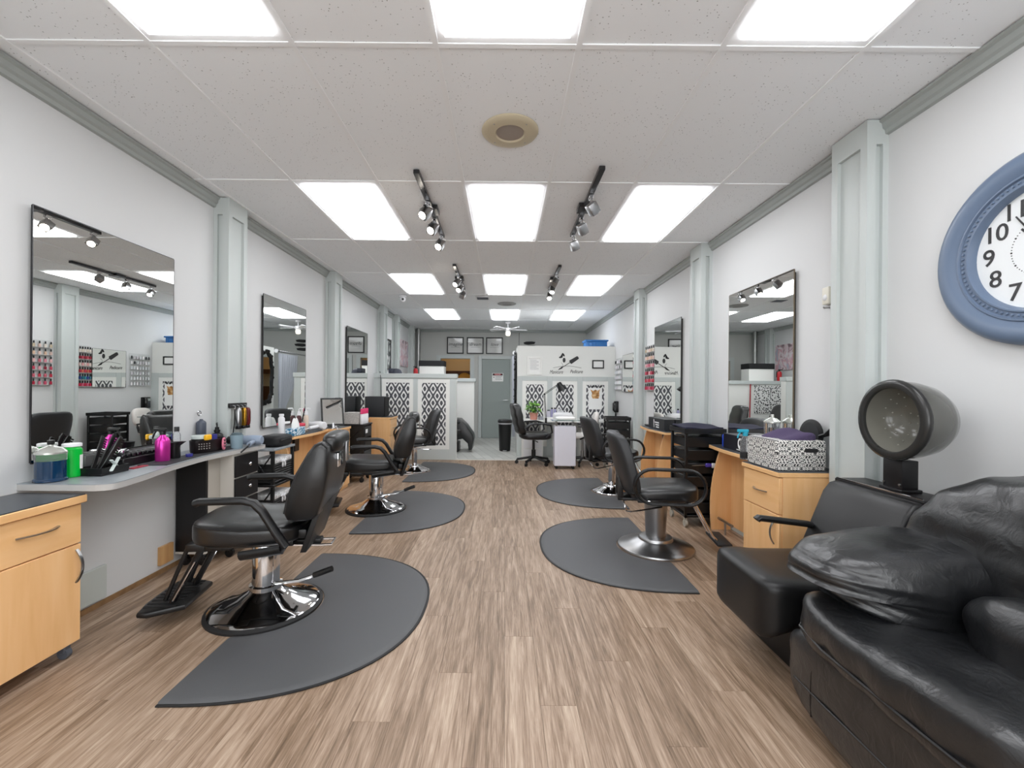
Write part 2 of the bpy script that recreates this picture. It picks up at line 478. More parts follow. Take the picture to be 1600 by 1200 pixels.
# unfinished strip under the left wall, cover plate, scrap of wood
b = MB(); b.box(XL, .5, 0.0, XL + .008, 3.33, .03); struct(b.obj('baseboard_left', mat('bare_glue_strip', '8a6a48', .8, vary=.5, vscale=25)))
b = MB(); b.box(XR - .012, 2.56, 0, XR, 7.9, .09, .003, 1); struct(b.obj('baseboard_right', SAGE))

# ================================================================ styling chairs
def dome_base(t, R, hgt, m=CHROME, ring=RUBBERB):
    b = MB(); b.lathe([(R + .018, 0.), (R + .018, .012), (R + .004, .02), (R - .01, .014), (R - .01, 0)], 40); b.obj('base_ring', ring, t)
    b = MB(); b.lathe([(R, .012), (R, .022), (R * .93, .034), (R * .72, .05), (R * .5, hgt * .62), (R * .33, hgt * .86), (R * .27, hgt), (R * .0 + .001, hgt)], 44)
    return b.obj('base', m, t)

def barber_chair(name, label, loc, rz):
    """reclining all-purpose chair, faces local +X"""
    t = thing(name, label, 'chair', loc, rz, 'styling chairs')
    dome_base(t, .28, .12)
    b = MB(); b.lathe([(.085, .115), (.085, .135), (.07, .14), (.07, .36), (.066, .37), (.066, .375)], 28); b.obj('hydraulic_post', CHROME, t)
    b = MB(); b.box(-.17, -.09, .365, .2, .09, .395, .006); b.box(-.3, -.03, .35, -.1, .03, .38, .005); b.box(.12, -.16, .38, .24, .16, .41, .006); b.obj('seat_plate', BLACKP, t)
    b = MB()
    b.tube([(-.12, -.05, .36), (-.30, -.05, .352), (-.36, -.05, .352), (-.36, .05, .352), (-.30, .05, .352), (-.12, .05, .36)], .007, 6)
    b.obj('recline_rail', CHROME, t)
    # pump lever
    b = MB(); b.tube([(-.06, .05, .15), (-.2, .08, .17), (-.36, .11, .23)], .009, 8); lv = b.obj('pump_lever', CHROME, t)
    b = MB(); b.tube([(-.28, .094, .2), (-.33, .104, .22), (-.38, .114, .24)], .016, 8); b.obj('lever_grip', BLACKP, lv)
    # seat: deep cushion, rounded nose
    def sw(x, y, z):
        k = max(0, (x + .02) / .3)
        taper = 1 - .12 * k * k
        zz = z + .022 * max(0, k) * (1 if z > 0 else .2) - .012 * (1 - min(1, (y / .26) ** 2)) * (1 if z > 0 else 0) * (1 - k)
        return (x, y * taper, zz)
    b = MB(); b.cushion(.55, .52, .135, (.04, 0, .472), 4.2, 11, sw); seat = b.obj('seat', LEATHER, t, ang=60)
    pts = [sw(.28 * cos(a) * (abs(cos(a)) ** -.55 if abs(cos(a)) > .02 else 1) if False else .268 * math.copysign(abs(cos(a)) ** .5, cos(a)), .253 * math.copysign(abs(sin(a)) ** .5, sin(a)), .035) for a in [2 * pi * i / 48 for i in range(48)]]
    b = MB(); b.tube([(p[0] + .04, p[1], p[2] + .472) for p in pts], .0045, 6, closed=True); b.obj('piping', BLACKP, seat)
    # backrest: thick at the lumbar, thin on top, reclined
    prof = [(-.165, .58), (-.18, .66), (-.225, .79), (-.285, .90), (-.32, .945), (-.355, .955), (-.385, .93), (-.39, .80), (-.365, .66), (-.335, .57), (-.30, .545), (-.22, .54), (-.18, .55)]
    from_c = Vector((-.29, .74))
    rings = []
    for y, k in ((-.255, .86), (-.248, .93), (-.225, .985), (-.17, 1.0), (-.08, .985), (0, .975), (.08, .985), (.17, 1.), (.225, .985), (.248, .93), (.255, .86)):
        rings.append([(from_c.x + (px - from_c.x) * k, y, from_c.y + (pz - from_c.y) * (k if pz > .62 else (k + 1) / 2)) for px, pz in prof])
    b = MB(); b.grid(rings); bmesh.ops.subdivide_edges(b.bm, edges=b.bm.edges[:], cuts=1, use_grid_fill=True, smooth=.6)
    back = b.obj('backrest', LEATHER, t, ang=70)
    for y in (-.238, .238):
        b = MB(); b.tube([(from_c.x + (px - from_c.x) * .965, y, from_c.y + (pz - from_c.y) * .965) for px, pz in prof[:7]], .005, 6); b.obj('piping', BLACKP, back)
    b = MB(); b.prism([(-.235, .365), (-.265, .365), (-.345, .60), (-.315, .60)], 'y', -.2, .2, .006, 2); b.box(-.26, -.17, .43, -.2, .17, .48, .008); b.obj('back_flap', VINYL, t)
    b = MB(); b.box(-.398, -.06, .79, -.384, .06, .87, .003); b.obj('headrest_slot', CHROME, back)
    b = MB(); b.cushion(.105, .36, .11, (-.375, 0, .935), 3.4, 7); hr = b.obj('headrest', LEATHER, t, ang=70)
    b = MB(); b.box(-.436, -.035, .82, -.428, .035, .93, .002); b.obj('headrest_post', STEEL, hr)
    # armrests: top pad sloping down to the seat bracket
    for s in (-1, 1):
        y = s * .305
        path = [(.215, y, .668), (.195, y, .676), (.0, y, .676), (-.05, y, .662), (-.09, y, .62), (-.16, y, .50), (-.20, y, .44), (-.18, y, .425), (.02, y * .93, .395)]
        b = MB(); b.tube(path, (.019, .028), 10, up=(0, 0, 1)); b.obj('armrest', BLACKP, t, ang=50)
    # footrest
    b = MB()
    for y in (-.11, .11):
        b.tube([(.27, y, .40), (.32, y, .30), (.42, y, .10)], .016, 8); b.tube([(.34, y, .40), (.38, y, .30), (.45, y, .12)], .011, 8)
    b.box(.255, -.13, .37, .35, .13, .41, .006)
    fr = b.obj('footrest_bracket', BLACKP, t)
    for y in (-.127, .127): b = MB(); b.tube([(.30, y, .32), (.405, y, .12)], .006, 6); b.obj('footrest_strut', CHROME, fr)
    b = MB(); b.prism([(.34, -.14), (.48, -.21), (.53, -.2), (.55, -.1), (.55, .1), (.53, .2), (.48, .21), (.34, .14)], 'z', .075, .105, .01); fp = b.obj('foot_plate', BLACKP, t)
    for i in range(9): b = MB(); b.box(.38, -.15 + i * .036, .1045, .53, -.135 + i * .036, .1075); b.obj('grip_rib', RUBBERB, fp)
    return t

def loop_chair(name, label, loc, rz, R=.285, pr=.09, BM=STEEL):
    """styling chair with rounded pad back and oval loop arms, faces local +X"""
    t = thing(name, label, 'chair', loc, rz, 'styling chairs')
    b = MB(); b.lathe([(R, 0), (R + .004, .012), (R, .022), (R - .012, .026), (R - .02, .03), (R * .62, .058), (R * .46, .072), (R * .45, .085), (R * .43, .092), (R * .33, .098), (.001, .098)], 44); b.obj('base', BM, t)
    b = MB(); b.lathe([(pr * .78, .095), (pr * .83, .10), (pr * .98, .36), (pr, .372), (pr * .67, .375), (pr * .67, .40)], 28); b.obj('hydraulic_post', BM, t)
    b = MB(); b.box(-.16, -.16, .385, .18, .16, .408, .006); b.cyl((-.0, 0, .372), (0, 0, .392), .1, n=20); b.obj('seat_plate', BLACKP, t)
    b = MB(); b.tube([(.03, -.09, .345), (-.2, -.12, .305), (-.235, -.10, .305), (-.235, .10, .33), (-.2, .12, .335), (.03, .09, .345)], .006, 6); b.obj('pump_lever', CHROME, t)
    b = MB(); b.cushion(.50, .49, .115, (.03, 0, .462), 5, 9, lambda x, y, z: (x, y * (1 - .05 * max(0, x) / .25), z + .018 * max(0, x / .25) ** 2 * (z > 0) - .02 * max(0, -x / .25) * (z > 0)))
    b.obj('seat', LEATHER, t, ang=60)
    def bw(x, y, z):
        zz = z + .68
        return (x - .10 * (zz - .5) / .4 * 1.1 - .06 * (y / .26) ** 2 * -1, y * (1 - .10 * max(0, (z - .05) / .2)), zz)
    b = MB(); b.cushion(.10, .53, .46, (-.235, 0, 0), 5.5, 10, bw); b.obj('backrest', VINYLG, t, ang=70)
    b = MB()
    for y in (-.08, .08): b.box(-.30, y - .02, .385, -.26, y + .02, .62, .004)
    b.box(-.30, -.1, .385, -.1, .1, .405, .004)
    b.obj('back_bracket', BLACKP, t)
    for s in (-1, 1):
        y = s * .285
        pts = []
        x0, x1, z0, z1 = -.20, .29, .415, .665; r = .125
        cxz = [(x1 - r, z0 + r, -90), (x1 - r, z1 - r, 0), (x0 + r, z1 - r, 90), (x0 + r, z0 + r, 180)]
        for cx_, cz_, a0 in cxz:
            for k in range(7):
                a = radians(a0 + 15 * k); pts.append((cx_ + r * cos(a), y, cz_ + r * sin(a)))
        b = MB(); b.tube(pts, (.013, .02), 8, closed=True); b.obj('armrest', BLACKP, t, ang=60)
        for xx in (.18, -.1): b = MB(); b.cyl((xx, y, .425), (xx, s * .15, .405), .012, n=8); b.obj('arm_bolt', CHROME, t)
    for y in (-.07, .07): b = MB(); b.tube([(.2, y, .40), (.27, y, .385), (.40, y, .14), (.43, y, .11)], .009, 8); b.obj('footrest_bar', CHROME, t)
    b = MB(); b.box(.41, -.15, .085, .52, .15, .11, .012); b.obj('foot_plate', RUBBERB, t)
    return t

def floor_mat_D(name, label, loc, s, NR=.305):
    """half-moon anti-fatigue mat; straight side to the wall (s=+1: bulges to +X), notch for the chair base"""
    a, bb, ex = .90, .765, 2.35
    pts = []
    for i in range(41):
        th = radians(-90 + 180 * i / 40)
        pts.append((s * (a * abs(cos(th)) ** (2 / ex)), bb * math.copysign(abs(sin(th)) ** (2 / ex), sin(th))))
    # ring of quads between outer edge and the notch
    outer = pts; n = len(outer)
    inner = []
    for i in range(n):
        f = i / (n - 1); th = radians(-90 + 180 * f); inner.append((s * NR * cos(th), NR * sin(th)))
    t = thing(name, label, 'floor mat', loc, 0, 'half moon floor mats')
    def ring(k, z):
        return [(inner[i][0] + (outer[i][0] - inner[i][0]) * k, inner[i][1] + (outer[i][1] - inner[i][1]) * k, z) for i in range(n)]
    b = MB(); b.grid([ring(0, 0), ring(0, .006), ring(.06, .013), ring(.35, .014), ring(.65, .014), ring(.93, .014), ring(.975, .011), ring(1, .003), ring(1, 0), ring(0, 0)], closed=False, caps=False)
    bmesh.ops.remove_doubles(b.bm, verts=b.bm.verts[:], dist=1e-5)
    bmesh.ops.holes_fill(b.bm, edges=b.bm.edges[:], sides=0)
    b.obj('mat_top', RUBBER, t, ang=50)
    b = MB(); b.tube([(x * 1.0, y, .004) for x, y in outer], (.004, .008), 6); b.obj('bevelled_edge', RUBBERB, t)
    return t

C1 = barber_chair('barber_chair', 'black reclining barber chair nearest the camera, on the left before the grey counter', (-1.335, 2.43, 0), radians(189))
dup(C1, (-1.30, 4.40, 0), radians(194), 'black reclining barber chair on the left, between the nearest one and the patterned half wall')
C3 = loop_chair('styling_chair', 'black styling chair with looped arms and steel base on the right, nearest of its row', (1.20, 3.39, 0), radians(-9))
C4 = loop_chair('styling_chair', 'black styling chair on the right seen behind the nearest looped-arm chair', (1.31, 5.23, 0), radians(4), .225, .043, CHROME)
dup(C4, (-1.33, 6.42, 0), radians(196), 'small black styling chair in front of the patterned half wall on the left')
floor_mat_D('floor_mat', 'largest dark grey half moon mat in the left foreground', (-1.335, 2.43, 0), 1)
floor_mat_D('floor_mat', 'dark grey half moon mat on the left under the second barber chair', (-1.30, 4.40, 0), 1)
floor_mat_D('floor_mat', 'dark grey half moon mat lying in front of the patterned half wall', (-1.33, 6.42, 0), 1, .24)
floor_mat_D('floor_mat', 'dark grey half moon mat on the right under the nearest looped-arm chair', (1.20, 3.39, 0), -1, .298)
floor_mat_D('floor_mat', 'dark grey half moon mat farther back on the right side', (1.31, 5.23, 0), -1, .24)

# ================================================================ leather sofa, right foreground
def wrinkle(x, y, z, k=1.):
    return k * (.006 * sin(23 * x + 9 * y + 3 * sin(11 * z)) + .004 * sin(41 * y - 17 * z + 2 * sin(13 * x)) + .003 * sin(60 * z + 31 * x))
def pad(sx, sy, sz, c, n, cuts, wk=1., fn=None):
    b = MB()
    def wp(x, y, z):
        if fn: x, y, z = fn(x, y, z)
        d = wrinkle(x + c[0], y + c[1], z + c[2], wk)
        L = math.sqrt((x / sx) ** 2 + (y / sy) ** 2 + (z / sz) ** 2) + 1e-6
        return (x + x / sx / L * d, y + y / sy / L * d, z + z / sz / L * d)
    b.cushion(sx, sy, sz, c, n, cuts, wp); return b
sofa = thing('leather_sofa', 'puffy black leather sofa in the right foreground with a rolled pillow arm', 'sofa', (0, 0, 0))
b = MB(); b.box(1.15, .0, .03, 1.98, 1.69, .33, .05, 4); b.obj('sofa_base', SOFAL, sofa)
b = pad(.17, 1.72, .34, (1.165, .83, .215), 4.5, 14, .3); b.obj('front_panel', SOFAL, sofa, ang=80)
b = MB(); b.tube([(1.078, .05, .20), (1.076, .8, .195), (1.08, 1.45, .185), (1.10, 1.62, .17)], .004, 6); b.obj('front_seam', BLACKP, sofa)
b = MB(); b.tube([(1.098, 1.50, .33), (1.090, 1.515, .25), (1.090, 1.52, .17), (1.097, 1.525, .09)], .004, 6); b.obj('front_seam', BLACKP, sofa)
def seatfn(x, y, z):
    return (x, y, z + (.02 * max(0, (-x - .1) / .3) * (z > 0)) - .012 * (z > 0) * max(0, 1 - ((y - .1) / .3) ** 2))
b = pad(.76, .86, .19, (1.455, 1.25, .395), 5, 22, .8, seatfn); st = b.obj('seat_cushion', SOFAL, sofa, ang=80)
b = pad(.76, .80, .19, (1.455, .42, .395), 5, 16, .8, seatfn); b.obj('seat_cushion', SOFAL, sofa, ang=80)
b = MB(); b.tube([(1.073, .86, .375), (1.070, 1.1, .37), (1.076, 1.45, .368), (1.106, 1.60, .37), (1.16, 1.65, .372)], .0055, 6); b.obj('piping', BLACKP, st)
# arm: fat pillow that droops over the front
def armfn(x, y, z):
    k = max(0, (-x - .02) / .42)                        # toward the front
    zz = z * (1 - .30 * k * k) + .035 * k * k
    zz += .05 * max(0, x / .43)                          # lifts toward the back
    gather = .005 * k * k * sin(z * 95 + 3 * x) + .003 * k * k * sin(z * 170 + 20 * x)
    return (x - (.05 * k * (z > 0) - .05 * k * (z < 0)) + gather, y * (1 - .10 * k) + gather, zz)
b = pad(.88, .42, .37, (1.575, 1.575, .535), 3.2, 30, .45, armfn); b.obj('arm_pillow', SOFAL, sofa, ang=80)
b = pad(.70, .30, .36, (1.53, 1.56, .28), 5, 12, .3); b.obj('arm_panel', SOFAL, sofa, ang=80)
b = MB(); b.tube([(1.13, 1.46, .47), (1.20, 1.41, .475), (1.4, 1.385, .48), (1.6, 1.385, .48)], .004, 6); b.obj('arm_seam', BLACKP, sofa)
# back: tall loose cushions, the far one curling over the arm
def backfn(x, y, z):
    k = max(0, (y - .02) / .40)
    return (x + .10 * (z + .25) - .08 * k * k, y, z * (1 - .12 * k * k) - .10 * k * k * (1 if z > 0 else -.4))
b = pad(.40, .84, .66, (1.735, 1.325, .645), 3.4, 26, .7, backfn); bk = b.obj('back_cushion', SOFAL, sofa, ang=80)
b = pad(.40, .82, .66, (1.735, .47, .645), 3.4, 16, .7, backfn); b.obj('back_cushion', SOFAL, sofa, ang=80)
for dy in (0, .016):
    b = MB(); b.tube([(1.525, 1.22 + dy, .52), (1.528, 1.235 + dy, .62), (1.545, 1.24 + dy, .76), (1.60, 1.24 + dy, .90), (1.70, 1.245 + dy, .972), (1.86, 1.25 + dy, .965)], .004, 6); b.obj('stitching', BLACKM, bk)
b = pad(.30, .72, .26, (1.52, 1.0, .53), 3, 16, .8); b.obj('lumbar_cushion', SOFAL, sofa, ang=80)

# ================================================================ dryer chair
dc = thing('dryer_chair', 'black vinyl dryer chair between the leather sofa and the wooden cabinet', 'chair', (0, 0, 0))
b = MB(); b.box(1.29, 1.80, 0, 1.86, 2.27, .26, .006); b.obj('plinth', BLKLAM, dc)
def dseat(x, y, z): return (x, y, z + .02 * max(0, (-x - .12) / .2) * (z > 0) - .07 * (z < 0) * max(0, (-x - .2) / .12) + .06 * (z < 0) * max(0, (x + .1) / .4))
b = MB(); b.cushion(.66, .49, .20, (1.43, 2.04, .325), 7, 12, dseat); b.obj('seat', VINYL, dc, ang=60)
b = MB(); b.prism([(1.56, .40), (1.60, .40), (1.90, .40), (1.90, .76), (1.76, .775), (1.725, .765), (1.69, .72)], 'y', 1.80, 2.29, .02, 3); b.obj('backrest', VINYL, dc, ang=50)
b = MB(); b.box(1.76, 1.80, .765, 1.925, 2.29, .785, .005); b.obj('back_cap', BLKLAM, dc)
b = MB(); b.tube([(1.765, 1.81, .787), (1.765, 2.28, .787)], .004, 6); b.obj('trim_strip', CHROME, dc)
for y in (2.26, 1.83):
    b = MB(); b.tube([(1.33, y, .565), (1.34, y, .575), (1.60, y, .545), (1.61, y, .54)], (.017, .026), 10); a = b.obj('armrest', BLACKP, dc)
    b = MB(); b.tube([(1.60, y, .545), (1.72, y, .535)], .012, 8); b.obj('arm_bar', DSTEEL, a)
# hood
hood = thing('hair_dryer_hood', 'smoky grey bonnet hood dryer on a black post above the dryer chair', 'hair dryer', (0, 0, 0))
b = MB(); b.box(1.80, 1.945, .785, 1.875, 2.045, .93, .004); b.box(1.79, 1.935, .785, 1.885, 2.055, .80, .003); b.obj('post', BLKLAM, hood)
for y in (1.955, 2.035): b = MB(); b.cyl((1.801, y, .82), (1.794, y, .82), .005, n=8); b.obj('screw', STEEL, hood)
HM = mat('smoked_acrylic', '6d6d69', .12, trans=.35, ior=1.3, coat=.5)
HMI = mat('smoked_acrylic_inner', '6f6e66', .15)
hc = Vector((1.765, 1.955, 1.115)); axis = Vector((-1, .02, .0)).normalized()
rot = axis.to_track_quat('Z', 'Y').to_matrix().to_4x4(); TT = Matrix.Translation(hc) @ rot
b = MB(); b.T = TT; b.lathe([(.172, .012), (.175, 0.), (.176, -.02), (.172, -.07), (.158, -.125), (.130, -.168), (.085, -.193), (.03, -.2), (.001, -.2)], 44, caps=False); sh = b.obj('shell', HM, hood, ang=60)
b = MB(); b.T = TT; b.lathe([(.178, -.012), (.184, .002), (.180, .014), (.165, .02), (.146, .016), (.144, .004)], 44, caps=False); b.obj('rim', mat('dark_rim', '2b2b2a', .25), hood, ang=60)
b = MB(); b.T = TT; b.lathe([(.147, .008), (.142, -.03), (.127, -.075), (.097, -.112), (.05, -.134), (.001, -.138)], 40, caps=False); inn = b.obj('inner_bowl', HMI, hood, ang=60)
b = MB(); b.T = TT
for r, z, n, o in ((.128, -.068, 16, 0), (.112, -.092, 14, .2), (.088, -.115, 11, .1), (.06, -.128, 8, .3), (.03, -.135, 5, 0)):
    for i in range(n):
        a = 2 * pi * i / n + o; b.ball(.0036, (r * cos(a), r * sin(a), z), u=6, v=4)
o = b.obj('air_holes', mat('air_hole', 'a9a8a0', .4), inn); o['kind'] = 'stuff'

# ================================================================ wall clock
clock = thing('wall_clock', 'large round wall clock with blue grey frame and black numerals', 'clock', (XR, 1.63, 1.805), 0)
CK = Matrix.Rotation(-pi / 2, 4, 'Y')              # local z -> -X
BLUEG = mat('blue_grey_frame', '66768d', .32)
b = MB(); b.T = CK; b.lathe([(.375, 0), (.382, .012), (.378, .035), (.360, .052), (.335, .056), (.31, .05), (.29, .04), (.286, .045), (.280, .045), (.276, .036), (.256, .036), (.252, .042), (.246, .042), (.242, .03), (.236, .02), (.236, .0)], 64, caps=False); fr = b.obj('frame', BLUEG, clock, ang=50)
b = MB(); b.T = CK
for i in range(84):
    a = 2 * pi * i / 84; b.ball(.0062, (.266 * cos(a), .266 * sin(a), .037), u=6, v=4)
b.obj('beading', BLUEG, fr)
b = MB(); b.T = CK; b.lathe([(.24, .008), (.001, .008)], 48, caps=False); b.obj('dial', mat('dial_white', 'e6e9ea', .5), clock)
INK = mat('clock_ink', '3a3a3b', .6)
for i in range(1, 13):
    a = radians(90 - 30 * i)                        # clock angle seen from the room
    # seen from -X side: right of the dial is -Y ... numerals stand upright
    yy, zz = -cos(a) * .188, sin(a) * .188
    me = text_mesh(str(i), .098, INK, .0008, 0, 'CENTER', .92, .0006)
    o = link('numeral', me, clock, (-.0095, yy, zz), FACE_L)
b = MB(); b.T = CK
for i in range(60):
    a = 2 * pi * i / 60; r = .108; b.ball(.0022 if i % 5 else .0036, (r * cos(a), r * sin(a), .0085), u=6, v=4)
b.obj('minute_track', INK, clock)
b = MB()
def hand(ang, L, wd, x):
    a = radians(90 - ang); d = (-cos(a), sin(a)); nrm = (-d[1], d[0])
    b.grid([[(x, d[0] * t + nrm[0] * k * wd, d[1] * t + nrm[1] * k * wd) for t, k in ((-.03, -1), (L, -.6), (L, .6), (-.03, 1))], [(x - .002, d[0] * t + nrm[0] * k * wd, d[1] * t + nrm[1] * k * wd) for t, k in ((-.03, -1), (L, -.6), (L, .6), (-.03, 1))]])
hand(328, .165, .004, -.015); hand(320, .11, .006, -.012)
b.cyl((-.009, 0, 0), (-.02, 0, 0), .011, n=12)
b.obj('hands', INK, clock)
b = MB(); b.T = CK; b.lathe([(.24, .026), (.001, .026)], 48, caps=False); b.lathe([(.24, .0275), (.001, .0275)], 48, caps=False); b.obj('cover_glass', mat('clock_glass', 'ffffff', .03, trans=1., ior=1.02, alpha=.12), clock)

# ================================================================ wall mirrors
def wall_mirror(side, y0, y1, z0, z1, label, edge=None):
    s = 1 if side == 'L' else -1; xw = XL if side == 'L' else XR
    t = thing('wall_mirror', label, 'mirror', (xw, (y0 + y1) / 2, z0), 0, 'frameless wall mirrors')
    hw = (y1 - y0) / 2; H = z1 - z0
    b = MB(); b.box(0, -hw + .015, .015, s * .022, hw - .015, H - .015); b.obj('backing_board', mat('mirror_backing', '3a3733', .7), t)
    b = MB(); b.box(s * .022, -hw, 0, s * .028, hw, H); b.obj('mirror_glass', MIRROR, t)
    b = MB()
    e = .004
    b.box(s * .021, -hw - e, 0, s * .0285, -hw, H); b.box(s * .021, hw, 0, s * .0285, hw + e, H); b.box(s * .021, -hw, H, s * .0285, hw, H + e)
    b.box(s * .021, -hw, -.006, s * .030, hw, 0)
    b.obj('mirror_edge', edge or DSTEEL, t)
wall_mirror('L', 2.035, 2.90, .87, 2.09, 'large frameless wall mirror above the grey counter on the left')
wall_mirror('L', 3.985, 4.83, .86, 2.10, 'frameless wall mirror on the left behind the second barber chair')
wall_mirror('L', 6.10, 7.01, .86, 2.11, 'frameless wall mirror on the left beside the patterned half wall')
EDG = mat('bronze_edge', '6b5f4c', .4)
wall_mirror('R', 3.02, 3.885, .80, 2.095, 'large frameless wall mirror on the right above the damask storage box', EDG)
wall_mirror('R', 4.945, 5.81, .80, 2.08, 'frameless wall mirror on the right above the black hair dryer box')
wall_mirror('R', 6.78, 7.38, 1.21, 1.82, 'small wall mirror between nail polish rack and acrylic rack')

# ================================================================ cabinets and stations
def bow_handle(parent, p0, p1, out, m=STEEL):
    p0, p1, out = Vector(p0), Vector(p1), Vector(out)
    pts = [p0 + (p1 - p0) * k + out * (1 - (2 * k - 1) ** 2) for k in [i / 8 for i in range(9)]]
    b = MB(); b.tube(pts, (.004, .008), 6); return b.obj('handle', m, parent)
def caster(parent, p, r=.03, m=GREYP):
    b = MB(); b.cyl((p[0], p[1] - .012, p[2] + r), (p[0], p[1] + .012, p[2] + r), r, n=14); b.box(p[0] - .012, p[1] - .016, p[2] + r, p[0] + .014, p[1] + .016, p[2] + 2 * r + .012, .004, 1)
    b.obj('caster', m, parent)

# rolling maple cabinet, front left corner
t = thing('rolling_cabinet', 'maple cabinet on casters with one drawer and door, left bottom corner', 'cabinet', (0, 0, 0))
b = MB(); b.box(-2.24, 1.60, .07, -1.965, 1.99, .70); b.obj('body', MAPLE, t)
b = MB(); b.box(-1.965, 1.603, .517, -1.947, 1.988, .695, .002, 1); d = b.obj('drawer_front', MAPLEY, t)
bow_handle(d, (-1.947, 1.72, .622), (-1.947, 1.885, .622), (.028, 0, 0))
b = MB(); b.box(-1.965, 1.603, .07, -1.947, 1.988, .512, .002, 1); d = b.obj('door', MAPLE, t)
bow_handle(d, (-1.947, 1.968, .49), (-1.947, 1.968, .34), (.028, 0, 0))
b = MB(); b.box(-2.25, 1.58, .70, -1.93, 2.0, .735, .003, 1); tp = b.obj('cabinet_top', MAPLEY, t)
b = MB(); b.box(-2.25, 1.585, .735, -1.936, 1.995, .739); b.obj('dark_top_surface', DARKTOP, tp)
for x in (-2.2, -1.985):
    for y in (1.64, 1.955): caster(t, (x, y, 0), .024)

# grey counter of the first left station
CTZ = .78
def smooth(pts, n=5):
    out = []
    P = [Vector(p) for p in pts]
    for i in range(len(P) - 1):
        p0, p1, p2, p3 = P[max(i - 1, 0)], P[i], P[i + 1], P[min(i + 2, len(P) - 1)]
        for k in range(n):
            u = k / n; out.append(.5 * ((2 * p1) + (p2 - p0) * u + (2 * p0 - 5 * p1 + 4 * p2 - p3) * u * u + (3 * p1 - p0 - 3 * p2 + p3) * u ** 3))
    out.append(P[-1]); return [tuple(p) for p in out]
edge = smooth([(-1.90, 2.0), (-1.855, 2.02), (-1.84, 2.07), (-1.87, 2.25), (-1.925, 2.5), (-1.965, 2.83), (-1.945, 3.1), (-1.91, 3.35), (-1.905, 3.44)])
ctr = thing('styling_counter', 'long grey laminate counter with a wavy front edge under the first left mirror', 'counter', (0, 0, 0))
out = [(XL, 2.0)] + edge + [(XL + .125, 3.44), (XL + .125, 3.325), (XL, 3.325)]
b = MB(); b.prism(out, 'z', CTZ - .004, CTZ); b.obj('counter_surface', GREYLAM, ctr)
b = MB(); b.prism(out, 'z', CTZ - .032, CTZ - .004); b.obj('counter_edge', LAMEDGE, ctr)
t = thing('drawer_pedestal', 'black drawer unit with pale edges and round knobs under the grey counter', 'cabinet', (0, 0, 0))
SILV = mat('pale_edge', 'c6c2ba', .45)
b = MB(); b.box(-2.25, 2.96, .10, -2.045, 2.98, CTZ - .034); sp = b.obj('side_panel', BLKLAM, t)
b = MB(); b.box(-2.25, 2.957, .085, -2.045, 2.982, .10); b.obj('bottom_edge', SILV, sp)
b = MB(); b.box(-2.065, 2.982, .10, -2.045, 3.12, CTZ - .034); b.obj('filler_panel', mat('pale_panel', 'b9b3a9', .5), t)
b = MB(); b.box(-2.13, 3.11, .085, -1.955, 3.325, CTZ - .034); b.box(-2.13, 3.325, .085, -1.955, 3.42, CTZ - .034); b.obj('body', SILV, t)
for i in range(4):
    z1 = CTZ - .05 - i * .165; b = MB(); b.box(-1.955, 3.125, z1 - .155, -1.943, 3.408, z1, .001, 1); d = b.obj('drawer', BLKLAM, t)
    b = MB(); b.cyl((-1.943, 3.27, z1 - .075), (-1.93, 3.27, z1 - .075), .006, n=8); b.ball(.014, (-1.922, 3.27, z1 - .075), (.7, 1, 1), 10, 8); b.obj('knob', CHROME, d)
for p in ((-2.2, 2.99, 0), (-2.08, 2.99, 0), (-1.99, 3.14, 0), (-1.99, 3.39, 0)): caster(t, p, .03, BLACKP)
# cover plate and timber scrap on the bare wall below
b = MB(); b.box(XL, 2.19, .045, XL + .02, 2.44, .23, .003, 1); tag(b.obj('wall_plate', mat('pale_plate', 'c3c9c4', .5)), 'pale rectangular cover plate low on the left wall under the counter', 'wall plate')
b = MB(); b.box(XL, 2.82, .06, XL + .02, 2.93, .18); tag(b.obj('timber_scrap', wood_mat('raw_timber', 'b48552', 'c79a66', 'd3aa78')), 'raw timber offcut on left wall beside the black side panel', 'timber')

